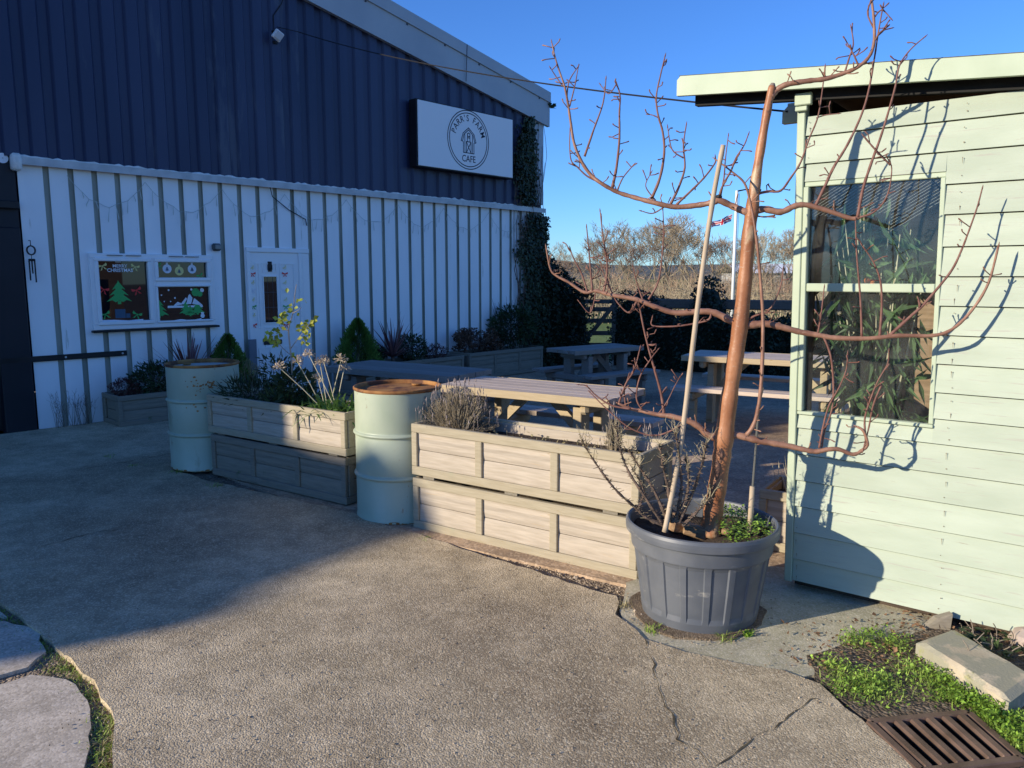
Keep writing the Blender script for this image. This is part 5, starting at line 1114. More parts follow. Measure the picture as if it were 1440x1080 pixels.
sh = thing('nandina', 'dark narrow-leaved shrub at the left end of the planter between the drums', 'shrub', P1(.36, .19, .59)); mb = MB(); twigs(mb, P1(.36, .19, .56), 12, .40, .22, .003); twigs(mb, P1(.55, .2, .56), 7, .5, .12, .003); mb.build('stem', deadstem_m, sh); mb = MB()
bush(mb, P1(.32, .18, .68), .28, .16, .11, 620, .085, .012, .5, .2); bush(mb, P1(.56, .2, .86), .13, .10, .16, 170, .06, .016, .2, .2); bush(mb, P1(.78, .18, .66), .22, .12, .09, 300, .09, .014, .6, .2); mb.build('foliage', dkleaf_m, sh)
mb = MB()
for k in range(16): mb.blade(P1(.08 + R.uniform(0, .5), .1 + R.uniform(0, .2), .59), (R.gauss(0, .5), R.gauss(0, .5), 1), R.uniform(.18, .34), .008, R.uniform(.1, .8), 4)
tag(mb.build('grass_tuft', drygrass_m), 'thin arching dry grass behind the shaded drum in the planter', 'grass')
def lavender(label, c, rx, rz, n, m1=lav_m, spikes=45):
    t = thing('lavender', label, 'lavender', c); mb = MB()
    tips = []
    for k in range(n):
        v = Vector((R.gauss(0, .5), R.gauss(0, .5), 0)); v = v * min(1, 1 / max(v.length, .01)); h = rz * math.sqrt(max(.05, 1 - v.length ** 2)) * R.uniform(.7, 1.1)
        b0 = Vector(c) + v * rx * .35; e = Vector(c) + Vector((v.x * rx, v.y * rx * .75, h)); m_ = b0.lerp(e, .5) + Vector((R.gauss(0, .01), R.gauss(0, .01), .0)); mb.tube([b0, m_, e], [.0020, .0015, .0008], 3); tips.append((m_, e))
    mb.build('stem', mat('lavender_stem', (.22, .175, .12), (.31, .26, .18), 12, island=.35), t); mb = MB()
    for m_, e in tips:
        for j in range(4): mb.leaf(m_.lerp(e, R.random()), (e - m_).normalized() + Vector((R.gauss(0, .5), R.gauss(0, .5), R.gauss(.2, .4))), R.uniform(.014, .03), .0038)
    mb.build('foliage', m1, t); mb = MB()
    for m_, e in R.sample(tips, min(spikes, len(tips))):
        p = e + Vector((R.gauss(0, .012), R.gauss(0, .012), R.uniform(.03, .09))); mb.tube([e, p], [.0009, .0009], 3); mb.tube([p, p + Vector((0, 0, .008)), p + Vector((R.gauss(0, .003), 0, .026))], [.0015, .0042, .001], 5)
    mb.build('flower_spike', lavtip_m, t); return t
lavender('grey-brown lavender bush at the left end of the sunlit planter', P2(.20, .2, .61), .27, .26, 900, spikes=130)
lavender('dry twiggy lavender behind the sunlit planter, right of the trunk shadow', P2(1.35, .60, .35), .16, .30, 220, spikes=25)
lavender('wispy dry sprig sticking up at the right end of the sunlit planter', P2(1.30, .22, .60), .07, .22, 110, spikes=12)
mb = MB()
for k in range(70): mb.blade(P2(R.uniform(.35, 1.45), R.uniform(.06, .34), .60), (R.gauss(0, .5), R.gauss(0, .5), 1), R.uniform(.03, .11), .005, R.uniform(.1, .9), 3)
for k in range(70): mb.leaf(P2(R.uniform(.3, 1.45), R.uniform(.06, .34), .61 + R.uniform(0, .03)), (R.gauss(0, 1), R.gauss(0, 1), R.random() * .6), .025, .018)
tag(mb.build('dry_stems', drygrass_m), 'withered stems and dry leaves across the sunlit planter', 'plant remains', kind='stuff')
mb = MB()
for k in range(16): mb.blade((q2.x + .15 + R.uniform(-.08, .2), q2.y + .10 + R.uniform(-.02, .12), .32), (R.gauss(0, .3), R.gauss(0, .3), 1), R.uniform(.12, .26), .005, R.uniform(.0, .3), 3)
tag(mb.build('dry_tuft', straw_m), 'dry pale stalks in the small planter by the shed', 'dry plant')

# ================================================================== IVY, HEDGES, GATE, RAIL
ivy = thing('ivy', 'dark ivy climbing the right corner of the cafe building', 'ivy', FW(7.7, .02, 0))
mb = MB(); lfv = MB()
for k in range(26):
    s = 7.45 + R.random() * .6; pts = [FW(s, .03, 0.0)]; z = 0
    for j in range(14):
        z += R.uniform(.18, .38); s = min(8.14, max(7.3, s + R.uniform(-.09, .09)))
        if z > 4.5: break
        pts.append(FW(s, .05 + R.uniform(-.01, .03), z))
    if len(pts) > 2: mb.tube(pts, [.012 * (1 - .7 * j / len(pts)) for j in range(len(pts))], 4)
mb.build('stem', deadstem_m, ivy)
for k in range(10500):
    z = R.uniform(0, 4.3); lo, hi = 7.52, 8.13
    if 2.68 < z < 2.86: continue
    if z > 2.8: hi = 7.84 - .12 * max(0, z - 3.6)
    if z < 1.3: lo = 7.55
    elif z < 2.75: lo = 7.40 + .25 * abs(math.sin(z * 3.1))
    else: lo = 7.42 + .08 * math.sin(z * 5)
    if z > 3.9: lo = 7.46 + (z - 3.9) * .5
    s = R.uniform(lo, hi) if R.random() < .85 else R.gauss(lo + .05, .10)
    dens = .5 + .5 * math.sin(s * 11 + 3 * math.sin(z * 2.3)) * math.cos(z * 3.7 + s * 4)
    if R.random() > .35 + .75 * dens: continue
    s = min(8.22, s); o = .03 + abs(R.gauss(0, .05)) + (.13 * max(0, 1.6 - z) if s > 7.75 else 0) * R.random()
    lfv.leaf(FW(s, o, z), FM @ Vector((R.gauss(0, .6), R.uniform(0, .3), R.uniform(-1.2, .3))), R.uniform(.04, .075), R.uniform(.035, .06), FM @ Vector((R.gauss(0, .4), 1, R.gauss(.3, .4))), .1)
for k in range(1500):                                    # the loose fringe on the outer edge
    z = R.uniform(1.0, 2.66); s = 8.1 + abs(R.gauss(0, .05)); lfv.leaf(FW(s, R.uniform(-.1, .1), z), (R.gauss(0, 1), R.gauss(0, 1), R.uniform(-1, .3)), R.uniform(.035, .06), R.uniform(.03, .05))
for k in range(30): lfv.leaf(FW(8.1 + .22 * R.random(), .1, 4.55 + R.uniform(-.03, .05)), (1, R.gauss(0, .5), R.gauss(0, .5)), .06, .04)
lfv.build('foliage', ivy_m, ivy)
def hedge(name, label, path, top, depth, n, L=.065, m=hedge_m):
    """path: list of ground points; top(t): height"""
    t = thing(name, label, 'hedge', (path[0][0], path[0][1], 0)); P = [Vector((*p, 0)) for p in path]; mb = MB(); lens = [(P[i + 1] - P[i]).length for i in range(len(P) - 1)]; tot = sum(lens)
    def at(u):
        d = u * tot
        for i, l in enumerate(lens):
            if d <= l or i == len(lens) - 1: return P[i].lerp(P[i + 1], d / l), (P[i + 1] - P[i]).normalized()
            d -= l
    NU, NZ = 26, 6                                          # a solid twiggy core under the leaves
    for side in (-1, 1):
        for i in range(NU):
            for j in range(NZ):
                def cp(i, j):
                    p, d = at(min(1, i / NU)); h = top(i / NU) * .9 * j / NZ; return p + Vector((-d.y, d.x, 0)) * side * depth * .30 * (1 - .3 * j / NZ) + Vector((0, 0, h))
                mb.quad(cp(i, j), cp(i + 1, j), cp(i + 1, j + 1), cp(i, j + 1))
    for i in range(NU):
        def cq(i, sd): p, d = at(min(1, i / NU)); return p + Vector((-d.y, d.x, 0)) * sd * depth * .21 + Vector((0, 0, top(i / NU) * .9))
        mb.quad(cq(i, -1), cq(i + 1, -1), cq(i + 1, 1), cq(i, 1))
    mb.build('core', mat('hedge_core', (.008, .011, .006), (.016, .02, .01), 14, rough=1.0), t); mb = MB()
    for k in range(n):
        u = R.random(); p, d = at(u); nn = Vector((-d.y, d.x, 0)); h = top(u); z = h * R.random() ** .8; bul = 1 + .25 * math.sin(u * 23 + z * 4) + .15 * math.sin(u * 51 - z * 7); sd = R.choice((-1, -1, 1))
        if R.random() < .3: z = h * R.uniform(.93, 1.04); off = R.uniform(-.5, .5) * depth
        else: off = sd * depth * .5 * bul * R.uniform(.75, 1.0)
        mb.leaf(p + nn * off + Vector((0, 0, z)), nn * sd + Vector((R.gauss(0, .7), R.gauss(0, .7), R.uniform(-1, .6))), L * R.uniform(.6, 1.2), L * R.uniform(.5, .85), nn * sd + Vector((R.gauss(0, .5), R.gauss(0, .5), R.gauss(.4, .5))), .1)
    mb.build('foliage', m, t); return t
c0 = FW(8.12, -.15, 0)
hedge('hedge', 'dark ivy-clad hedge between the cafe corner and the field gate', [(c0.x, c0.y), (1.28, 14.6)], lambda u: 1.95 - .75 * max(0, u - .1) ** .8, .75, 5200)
gA, gB = G(806, 512), G(864, 512)
gA = Vector((1.24, 14.9, 0)); gB = Vector((2.02, 14.9, 0))
gate = thing('field_gate', 'wooden five-bar field gate with diagonal brace at the back of the yard', 'gate', gA); gw_m = wood('gate_timber', (.13, .10, .08), (.20, .16, .13), (.08, .06, .05))
for z in (.30, .53, .77, .99, 1.14):
    mb = MB(); mb.beam(gA + Vector((-.25, 0, z)), gB + Vector((-.04, 0, z)), .035, .085, bev=.006); mb.build('bar', gw_m, gate)
mb = MB(); mb.beam(gA + Vector((.05, -.04, .22)), gB + Vector((-.06, -.04, 1.08)), .03, .08, bev=.005); mb.build('brace', gw_m, gate)
for x in (gA.x - .25, gB.x - .04):
    mb = MB(); mb.box((x, gA.y, .62), (.10, .09, 1.22), None, .008); mb.build('post', gw_m, gate)
def htop(u): return .93 + (.38 if u < .20 else 0) * max(0, math.sin((u + .02) / .22 * math.pi)) ** .5 + (.62 if .30 < u < .42 else 0) * max(0, math.sin((u - .30) / .12 * math.pi)) ** .5 + .05 * math.sin(u * 40)
hedge('hedge', 'long dark ivy hedge behind the tables, with a rounded hump at its middle', [(2.02, 14.2), (2.9, 13.4), (4.2, 12.7), (6.2, 12.2)], htop, .8, 9000)
rail = thing('rail_fence', 'thick dark wooden rail fence along the top of the ivy hedge', 'fence', (2.1, 14.5, 0)); mb = MB()
a, b = Vector((2.15, 13.85, 1.14)), Vector((6.6, 11.95, 1.14)); mb.beam(a, b, .09, .17, bev=.02); mb.build('rail', gw_m, rail)
for z in (.45, .75):
    mb = MB(); mb.beam(a + Vector((.08, .16, z - 1.14)), b + Vector((0, .2, z - 1.14)), .04, .1, bev=.01); mb.build('rail', gw_m, rail)
for k in range(4):
    p = a.lerp(b, k / 3); mb = MB(); mb.box((p.x, p.y + .12, .60), (.12, .1, 1.2), None, .01); mb.build('post', gw_m, rail)

# ================================================================== FLAGPOLE AND FLAG
FP = AT(1030, 430, 25.0); fp = thing('flagpole', 'slim white flagpole beyond the hedge with a short dark arm at its top', 'flagpole', (FP.x, 25, 0))
ztop = AT(1034, 268, 25).z
mb = MB(); mb.tube([(FP.x, 25, 0), (FP.x, 25, ztop)], [.060, .045], 12); mb.build('pole', mat('pole_white', (.72, .73, .74), rough=.4), fp, smooth=True)
mb = MB(); mb.tube([(FP.x, 25, ztop - .02), (FP.x + .25, 25, ztop + .03), (FP.x + .6, 25, ztop + .03)], [.025, .02, .02], 6); mb.box((FP.x + .62, 25, ztop + .01), (.28, .14, .07), None, .02); mb.build('arm', black_m, fp)
mb = MB(); mb.tube([(FP.x + .07, 24.93, .4), (FP.x + .06, 24.93, ztop - .1)], .006, 4); mb.build('halyard', cable_m, fp)
def union(u, v):                                           # 0 white, 1 red, 2 blue;  u, v in -1..1 (2:1 flag)
    x, y = u * 30, v * 15
    if abs(x) < 3 or abs(y) < 3: return 1
    if abs(x) < 5 or abs(y) < 5: return 0
    d1 = (y - x * .5) / math.sqrt(1.25); d2 = (y + x * .5) / math.sqrt(1.25); d = d1 if x * y > 0 else d2
    if abs(d) < 3:
        s = d * (1 if x > 0 else -1) * (1 if x * y > 0 else 1)
        return 1 if (-2 < s < 0) else 0
    return 2
flag = thing('flag', 'red, white and blue union flag blowing to the left of the white pole', 'flag', (FP.x, 25, ztop - .5))
p_tr = AT(1030, 301, 25); p_tl = AT(1001, 313, 25); p_br = AT(1029, 311, 25); p_bl = AT(1000, 321, 25); mb = MB(); NX, NY = 48, 28
def fpnt(i, j):
    u = i / NX; v = j / NY; p = p_tr.lerp(p_tl, u).lerp(p_br.lerp(p_bl, u), v); return p + Vector((0, .09 * math.sin(u * 9 + v), .028 * math.sin(u * 8 + 1.2 * v) * u))
for i in range(NX):
    for j in range(NY):
        mb.cur = union(1 - 2 * (i + .5) / NX, 1 - 2 * (j + .5) / NY); mb.quad(fpnt(i, j), fpnt(i + 1, j), fpnt(i + 1, j + 1), fpnt(i, j + 1))
mb.build('cloth', [mat('flag_white', (.75, .75, .75), translucent=.3), mat('flag_red', (.55, .02, .04), translucent=.3), mat('flag_blue', (.02, .04, .22), translucent=.3)], flag, smooth=True)

# ================================================================== BACKGROUND TREES, SCRUB, HILL, FAR ROOFS
def bare_tree(H, seed, spread=.5, levels=5, r0=None, dens=1.0):
    rr = random.Random(seed); tk = MB(); cr = MB(); r0 = r0 or H * .018
    def grow(p, d, L, r, lev):
        n = 3; pts = [p]; rad = [r]
        for k in range(n):
            d = (d + Vector((rr.gauss(0, .14), rr.gauss(0, .14), rr.gauss(.05, .08)))).normalized(); p = p + d * L / n; pts.append(p); rad.append(r * (1 - .4 * (k + 1) / n))
        (tk if lev <= 1 else cr).tube(pts, rad, 5 if lev <= 1 else 3, cap=False)
        if lev < levels:
            nk = rr.choice((2, 3, 3)) if lev < 2 else rr.choice((2, 3, 3, 4)); nk = max(2, int(nk * dens + .5))
            for k in range(nk):
                i = rr.choice((2, 3, 3)) if k else 3; a = Vector((rr.gauss(0, 1), rr.gauss(0, 1), rr.gauss(.15, .5))).normalized(); nd = (d * (1 - spread) + a * spread + Vector((0, 0, .14))).normalized(); grow(pts[i], nd, L * rr.uniform(.62, .86), max(.009, rad[i] * rr.uniform(.58, .78)), lev + 1)
    grow(Vector((0, 0, 0)), Vector((rr.gauss(0, .05), rr.gauss(0, .05), 1)).normalized(), H * .20, r0, 0)
    if levels > 3: pass
    return tk, cr
barkA = mat('winter_bark', (.20, .165, .11), (.28, .235, .16), 1.5, rough=.9); twA = mat('winter_twigs', (.235, .18, .12), (.31, .245, .16), .3, rough=.9, island=.2); twB = mat('russet_twigs', (.25, .165, .11), (.33, .23, .155), .3, rough=.9, island=.2); twC = mat('ochre_twigs', (.26, .21, .135), (.35, .29, .19), .3, rough=.9, island=.2)
protos = []
for i in range(5):
    H = 6.0; tk, cr = bare_tree(H, 40 + i, .52, 6); protos.append((tk, cr))
pm = []
for i, (tk, cr) in enumerate(protos):
    t = thing('bare_tree', 'leafless tree with fine twigs in the row beyond the hedge', 'tree', (0, 0, 0), 0, 'bare trees beyond the hedge'); tk.build('trunk', barkA, t, world=False); cr.build('crown', (twA, twB, twA, twC, twA)[i], t, world=False); pm.append(t)
spots = []
for k in range(42):
    px = 742 + k * 10.0 + R.uniform(-6, 6); Y = R.uniform(34, 62); spots.append((px, Y))
used = [False] * 5
def treeheight(px):                                         # tree-line of the photograph: crown height in picture rows
    xs = [(740, 352), (800, 340), (860, 325), (900, 305), (930, 298), (960, 305), (1000, 322), (1060, 330), (1110, 325), (1160, 300), (1400, 300)]
    for (a, ya), (b, yb) in zip(xs[:-1], xs[1:]):
        if a <= px <= b: return ya + (yb - ya) * (px - a) / (b - a)
    return 330
ext = [max((v[2] for v in cr.v)) for tk, cr in protos]
for k, (px, Y) in enumerate(spots):
    i = k % 5; p = AT(px, 390, Y); wish = AT(px, treeheight(px) + R.choice((-10, -4, 4, 12, 24, 36)), Y).z; sc = wish / ext[i]
    if not used[i]: o = pm[i]; used[i] = True; o.location = (p.x, Y, -.1); o.rotation_euler = (0, 0, R.uniform(0, 6))
    else: o = dup(pm[i], (p.x, Y, -.1), R.uniform(0, 6), 'leafless tree with fine twigs in the row beyond the hedge')
    o.scale = (sc, sc, sc)
# scrub: a tangle of brown and ochre twigs under the trees
for lab, m, Y0, Y1, n, hh in (('ochre tangle of bare scrub in front of the far trees', twC, 26, 36, 800, 1.4), ('brown winter undergrowth thicket beneath the bare trees', twB, 34, 48, 1000, 1.8), ('grey brown scrub and brambles far behind the hedge', twA, 46, 70, 1200, 2.4)):
    mb = MB()
    for k in range(n):
        px = R.uniform(730, 1260); Y = R.uniform(Y0, Y1); p = AT(px, 390, Y); p.z = 0; H = hh * R.uniform(.35, 1.0) * (1 + .25 * math.sin(px * .06)); d = Vector((R.gauss(0, .35), R.gauss(0, .35), 1)); q = p + d * H * .5; e = q + (d + Vector((R.gauss(0, .5), R.gauss(0, .5), .2))) * H * .4
        mb.tube([p, q, e], [.02, .013, .006], 3, cap=False)
        for j in range(4):
            c = p.lerp(e, R.uniform(.3, 1)); mb.tube([c, c + Vector((R.gauss(0, .4), R.gauss(0, .4), R.uniform(.0, .5)))], [.009, .004], 3, cap=False)
    tag(mb.build('scrub', m), lab, 'scrub', kind='stuff')
mb = MB(); prev = None
for k in range(61):
    x = -900 + k * 40; h = 14 + 7 * math.sin(k * .35) + 4 * math.sin(k * .9 + 1); row = [Vector((x, 640, -1)), Vector((x, 700, h * .5)), Vector((x, 800, h)), Vector((x, 860, h * .8))]
    if prev:
        for j in range(3): mb.quad(prev[j], row[j], row[j + 1], prev[j + 1])
    prev = row
structure(mb.build('hill', mat('far_woodland', (.075, .09, .085), (.12, .13, .12), .05, rough=1.0), smooth=True))
for i, (px, w, Y, m_, lb) in enumerate(((1092, 9, 75, (.75, .76, .76), 'white-roofed low building far off behind the flagpole'), (1062, 5, 85, (.6, .6, .58), 'small pale outbuilding far off left of the white-roofed one'))):
    p = AT(px, 390, Y); t = thing('farm_building', lb, 'building', (p.x, Y, 0)); bm_ = mat('far_wall%d' % i, (.35, .33, .3)); rm_ = mat('far_roof%d' % i, m_)
    mb = MB(); mb.box((p.x, Y, 1.0), (w, 6, 2.0)); mb.build('wall', bm_, t); mb = MB()
    mb.quad((p.x - w / 2 - .3, Y - 3.3, 1.98), (p.x + w / 2 + .3, Y - 3.3, 1.98), (p.x + w / 2 + .3, Y, 2.9), (p.x - w / 2 - .3, Y, 2.9)); mb.quad((p.x - w / 2 - .3, Y, 2.9), (p.x + w / 2 + .3, Y, 2.9), (p.x + w / 2 + .3, Y + 3.3, 1.98), (p.x - w / 2 - .3, Y + 3.3, 1.98)); mb.build('roof', rm_, t)

# ================================================================== FOREGROUND: BLOCK, GRATE, WEEDS
A_, B_, C_, D_ = G(1289, 899, .085), G(1338, 881, .085), G(1462, 952, .085), G(1419, 983, .085)
mb = MB(); n = 14; rows = []
def lerp2(u, v): return A_.lerp(B_, v).lerp(D_.lerp(C_, v), u)
for i in range(n + 1):
    u = i / n; row = []
    for v, z, inn in ((0, -.012, 0), (0, .070, 0), (.07, .085, 0), (.93, .085, 0), (1, .070, 0), (1, -.012, 0)):
        e = .015 if i in (0, n) and z > .07 else 0; p = lerp2(u, v); row.append(Vector((p.x + R.uniform(-.0025, .0025), p.y + R.uniform(-.0025, .0025), z - e + R.uniform(-.002, .002))))
    rows.append(row)
for a, b in zip(rows[:-1], rows[1:]):
    for j in range(5): mb.quad(a[j], b[j], b[j + 1], a[j + 1])
mb.quad(*rows[0]); mb.quad(*reversed(rows[-1]))
tag(mb.build('concrete_block', block_m), 'mossy weathered concrete kerb block lying in the weeds by the shed', 'block')
gc = G(1325, 1045); gr = thing('drain_grate', 'rusty iron drain grate set in the ground at bottom right', 'drain grate', (gc.x, gc.y, 0))
ga, gb, gc_, gd = G(1222, 1020), G(1362, 1007), G(1436, 1072), G(1296, 1090)
e1 = (gb - ga); e1.normalize(); L1_ = .385; dv = (gd - ga); dv = dv - e1 * dv.dot(e1) * 0; L2_ = dv.length; dv.normalize()
mb = MB(); mb.quad(ga - Vector((0, 0, .0085)), gd - Vector((0, 0, .0085)), gc_ - Vector((0, 0, .0085)), gb - Vector((0, 0, .0085))); mb.build('pit', mat('pit_dark', (.012, .01, .008)), gr)
mb = MB()
for a, b in ((ga, gb), (gb, gc_), (gc_, gd), (gd, ga)): mb.beam(a + Vector((0, 0, .006)), b + Vector((0, 0, .006)), .032, .026, bev=.004)
mb.build('frame', iron_m, gr)
for k in range(6):
    t = (k + .62) / 6.3; mb = MB(); mb.beam(ga.lerp(gb, t) + Vector((0, 0, .010)) + dv * .012, gd.lerp(gc_, t) + Vector((0, 0, .010)) - dv * .012, .034, .022, bev=.006); mb.build('bar', iron_m, gr)
def inpoly(p, P):
    c = False; j = len(P) - 1
    for i in range(len(P)):
        if (P[i][1] > p[1]) != (P[j][1] > p[1]) and p[0] < (P[j][0] - P[i][0]) * (p[1] - P[i][1]) / (P[j][1] - P[i][1]) + P[i][0]: c = not c
        j = i
    return c
grp = [tuple(x[:2]) for x in (ga, gb, gc_, gd)]; blk = [tuple(x[:2]) for x in (A_, B_, C_, D_)]
soilp = [(1150, 950), (1135, 922), (1190, 905), (1280, 892), (1345, 870), (1500, 930), (1560, 1120), (1380, 1120), (1300, 1095), (1225, 1028), (1190, 1000)]
pts = jag([g2(*p) for p in soilp] + [g2(*soilp[0])], .05, .012)[:-1]; pts.reverse()
mb = MB(); mb.poly_prism(pts if sum(pts[i][0] * pts[(i + 1) % len(pts)][1] - pts[(i + 1) % len(pts)][0] * pts[i][1] for i in range(len(pts))) > 0 else pts[::-1], -.012, .0085)
wet_m = ground_mat('weedy_soil', (.13, .095, .065), (.22, .165, .115), (.3, .25, .19), (.06, .045, .032), 70, 1.0, .012, 6, (.1, .075, .05))
# the soil sheet must not cover the drain pit: build it as strips round the grate
structure(MB().poly_prism(jag([g2(1150, 962), g2(1135, 925), g2(1190, 908), g2(1280, 895), g2(1345, 872), g2(1480, 915), g2(1480, 1030), g2(1366, 1004), g2(1222, 1016)] + [g2(1150, 962)], .05, .01)[:-1][::-1], -.012, .0085).build('soil_patch', wet_m))
lfw = MB(); bl_ = MB()
wp = [(1150, 962), (1132, 928), (1165, 908), (1205, 890), (1250, 885), (1292, 905), (1300, 935), (1345, 965), (1420, 1008), (1500, 1000), (1500, 1100), (1440, 1072), (1364, 1004), (1300, 1008), (1222, 1016), (1190, 1000)]
WP = [g2(*p) for p in wp]
cl = [(R.uniform(1130, 1450), R.uniform(885, 1075), R.uniform(.05, .12)) for _ in range(46)]; cl += [(1395, 1022, .05), (1425, 1045, .06), (1445, 1030, .07), (1460, 1062, .07), (1380, 1000, .05), (1350, 985, .06), (1325, 962, .06), (1405, 1012, .05)] * 2; cl = [(Vector(g2(x, y)), r) for x, y, r in cl if inpoly((x, y), wp)]
cnt = 0
while cnt < 5600:
    c, r = R.choice(cl); p = c + Vector((R.gauss(0, r * .6), R.gauss(0, r * .6)))
    if not inpoly(p, WP) or inpoly(p, grp) or inpoly(p, blk): cnt += .2; continue
    cnt += 1; h = max(0, .05 - (p - c).length * .3) * R.random() + .012
    if R.random() < .48: lfw.leaf((p.x, p.y, h), (R.gauss(0, 1), R.gauss(0, 1), R.uniform(-.1, .9)), R.uniform(.010, .022), R.uniform(.006, .012), (R.gauss(0, .6), R.gauss(0, .6), 1), .06)
    else: bl_.blade((p.x, p.y, .005), (R.gauss(0, .5), R.gauss(0, .5), 1), R.uniform(.025, .075), R.uniform(.003, .005), R.uniform(.2, 1.0), 3)
tag(lfw.build('weeds', weed_m), 'bright green low weeds spreading between the concrete block and the drain', 'weeds', kind='stuff'); tag(bl_.build('grass', grass_m), 'short grass blades mixed into the weeds round the drain grate', 'grass', kind='stuff')
def tuft(label, p, n, H, sp, m=grass_m, wide=.004, nm='grass_tuft', g='small grass tufts on the yard'):
    mb = MB()
    for k in range(n): mb.blade((p.x + R.gauss(0, sp), p.y + R.gauss(0, sp), p.z), (R.gauss(0, .6), R.gauss(0, .6), 1), H * R.uniform(.5, 1), wide * R.uniform(.7, 1.3), R.uniform(.2, .9), 4)
    return tag(mb.build(nm, m), label, 'grass tuft', g)
tuft('grass tuft at the front left foot of the black pot', G(918, 888, .006), 45, .075, .018); tuft('grass tuft at the front right foot of the black pot', G(1018, 898, .006), 60, .08, .018); tuft('small weed at the right foot of the black pot', G(1050, 893, .006), 45, .06, .014, weed_m, .010)
tuft('dry grass tuft left of the black pot by the planters', G(875, 855, 0), 50, .075, .022, drygrass_m); tuft('bright grass tuft at the corner of the sunlit planters', G(597, 760, .0), 55, .06, .025); tuft('dark grass tuft at the foot of the shaded drum', G(250, 664, .012), 60, .05, .03); tuft('sparse grass at the foot of the shaded planters', G(305, 684, .012), 40, .05, .03); tuft('faint grass tuft growing out of the shaded tarmac', G(190, 655, .014), 30, .04, .03); tuft('low grass tuft on the shaded tarmac near the wall planter', G(155, 642, .014), 30, .04, .03)
mb = MB(); dry = MB()
for k in range(2600):
    t = R.random(); pts = left_edge[1:9]; i = min(len(pts) - 2, int(t * (len(pts) - 1))); f = t * (len(pts) - 1) - i; p = Vector(pts[i]).lerp(Vector(pts[i + 1]), f); dd = (Vector(pts[i + 1]) - Vector(pts[i])).normalized(); nn = Vector((dd.y, -dd.x)); nn = nn if nn.x < 0 else -nn
    clump = .5 + .5 * math.sin(t * 37) * math.sin(t * 91 + 2)
    if R.random() > .25 + clump: continue
    p = p + nn * abs(R.gauss(.035, .035))
    (dry if R.random() < .35 else mb).blade((p.x, p.y, -.01), (R.gauss(0, .7), R.gauss(0, .7), 1), R.uniform(.02, .06), R.uniform(.003, .005), R.uniform(.3, 1.2), 3)
tag(mb.build('grass', grass_m), 'grass growing in the gap along the broken tarmac edge at left', 'grass', kind='stuff'); tag(dry.build('dry_grass', drygrass_m), 'dry yellow grass in the gap along the broken tarmac edge', 'grass', kind='stuff')
# litter, moss crumbs and the odd bits by the shed
mb = MB()
for k in range(420):
    x, y = (R.uniform(1230, 1460), R.uniform(860, 930)) if R.random() < .6 else (R.uniform(1100, 1300), R.uniform(870, 940)); p = G(x, y, .010); mb.leaf(p + Vector((0, 0, R.uniform(0, .012))), (R.gauss(0, 1), R.gauss(0, 1), R.gauss(0, .25)), R.uniform(.01, .035), R.uniform(.006, .02), (R.gauss(0, .4), R.gauss(0, .4), 1))
for k in range(160):
    p = G(R.uniform(590, 1250), R.uniform(760, 950), .015); mb.leaf(p, (R.gauss(0, 1), R.gauss(0, 1), R.gauss(0, .15)), R.uniform(.006, .018), R.uniform(.003, .009), (R.gauss(0, .3), R.gauss(0, .3), 1))
tag(mb.build('leaf_litter', litter_m), 'brown leaf litter scattered along the foot of the shed', 'leaf litter', kind='stuff')
mb = MB(); a = G(1300, 885, .0); mb.quad(a, a + Vector((.10, -.03, 0)), a + Vector((.11, -.025, .085)), a + Vector((.05, -.005, .055))); mb.quad(a + Vector((0, .03, 0)), a + Vector((.05, .025, .055)), a + Vector((.11, .005, .085)), a + Vector((.10, .0, 0))); mb.quad(a + Vector((.05, -.005, .055)), a + Vector((.11, -.025, .085)), a + Vector((.11, .005, .085)), a + Vector((.05, .025, .055))); mb.quad(a + Vector((.10, -.03, 0)), a + Vector((.10, 0, 0)), a + Vector((.11, .005, .085)), a + Vector((.11, -.025, .085))); mb.quad(a, a + Vector((.05, -.005, .055)), a + Vector((.05, .025, .055)), a + Vector((0, .03, 0)))
tag(mb.build('timber_wedge', oldplank_m), 'small pale timber wedge propped behind the concrete block', 'wedge')
dk = thing('dark_weeds', 'dark broad-leaved weeds with bare twigs under the shed edge', 'weeds', G(1390, 900)); mb = MB()
for k in range(90): p = G(R.uniform(1345, 1470), R.uniform(885, 925), R.uniform(.01, .05)); mb.leaf(p, (R.gauss(0, 1), R.gauss(0, 1), R.uniform(0, .6)), R.uniform(.03, .06), R.uniform(.02, .04), (R.gauss(0, .4), R.gauss(0, .4), 1))
mb.build('foliage', dkleaf_m, dk); mb = MB()
for k in range(22):
    p = G(R.uniform(1345, 1450), R.uniform(892, 935), .0); e = p + Vector((R.gauss(0, .06), R.gauss(0, .05), R.uniform(.05, .14))); m_ = p.lerp(e, .5) + Vector((R.gauss(0, .02), R.gauss(0, .02), .01)); mb.tube(smooth_path([p, m_, e], [.0035, .0026, .0012], 4)[0], .0022, 5)
mb.build('twig', mat('grey_twig', (.20, .16, .12), (.30, .25, .19), 20), dk)
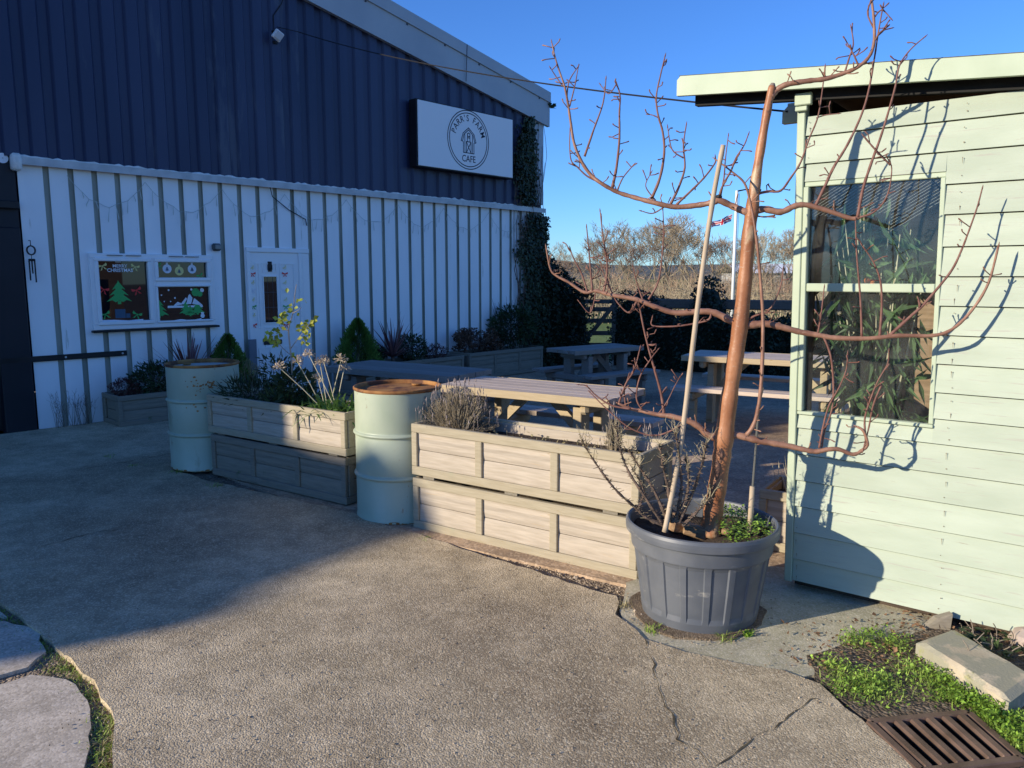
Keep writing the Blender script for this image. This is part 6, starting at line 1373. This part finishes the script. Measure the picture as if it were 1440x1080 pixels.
p = G(1442, 912); mb = MB(); mb.lathe([(0, -.05), (.05, -.03), (.066, .0), (.055, .04), (.02, .062), (0, .065)], 14, (p.x, p.y, .03), lambda r, z, a, k: r * (1 + .18 * math.sin(3 * a + k) + .08 * math.sin(7 * a))); tag(mb.build('rock', mat('pink_stone', (.38, .3, .25), (.48, .4, .34), 20, bump=.5, bscale=40)), 'pinkish rounded stone at the right edge under the shed', 'rock')
# unseen barn-like block added left of the yard, roofline shaped to cast its shadow
sv = Vector((math.cos(SUN_AZ), math.sin(SUN_AZ))); rv = Vector((sv.y, -sv.x)); K = -15.0; te = math.tan(SUN_EL)
barn = thing('barn', 'unseen shadow caster added left of the yard, roofline shaped to the yard shadow', 'barn', (*(sv * K + rv * -5), 0))
prof = [(-6.5, .70), (-5.5, .66), (-5.25, .70), (-4.95, .80), (-4.78, .91), (-4.69, .81), (-4.54, .64), (-4.45, .41), (-4.2, .26), (-4.0, .16), (-3.83, .13), (-3.68, .06), (-3.63, -.1), (-3.62, -1.0)]
prof = [(u_, v_ - K * te) for u_, v_ in prof]; mb = MB()
def bp_(u_, k, z): q = sv * k + rv * u_; return Vector((q.x, q.y, max(0, z)))
for (u0, z0), (u1, z1) in zip(prof[:-1], prof[1:]):
    mb.quad(bp_(u0, K, 0), bp_(u1, K, 0), bp_(u1, K, z1), bp_(u0, K, z0)); mb.quad(bp_(u1, K - 5, 0), bp_(u0, K - 5, 0), bp_(u0, K - 5, z0 - .6), bp_(u1, K - 5, z1 - .6))
mb.quad(bp_(prof[0][0], K - 5, 0), bp_(prof[0][0], K, 0), bp_(prof[0][0], K, prof[0][1]), bp_(prof[0][0], K - 5, prof[0][1] - .6)); mb.build('wall', navy_m, barn); mb = MB()
for (u0, z0), (u1, z1) in zip(prof[:-1], prof[1:]): mb.quad(bp_(u0, K, z0), bp_(u1, K, z1), bp_(u1, K - 5, z1 - .6), bp_(u0, K - 5, z0 - .6))
mb.build('roof', MATS['roof_sheet'], barn)
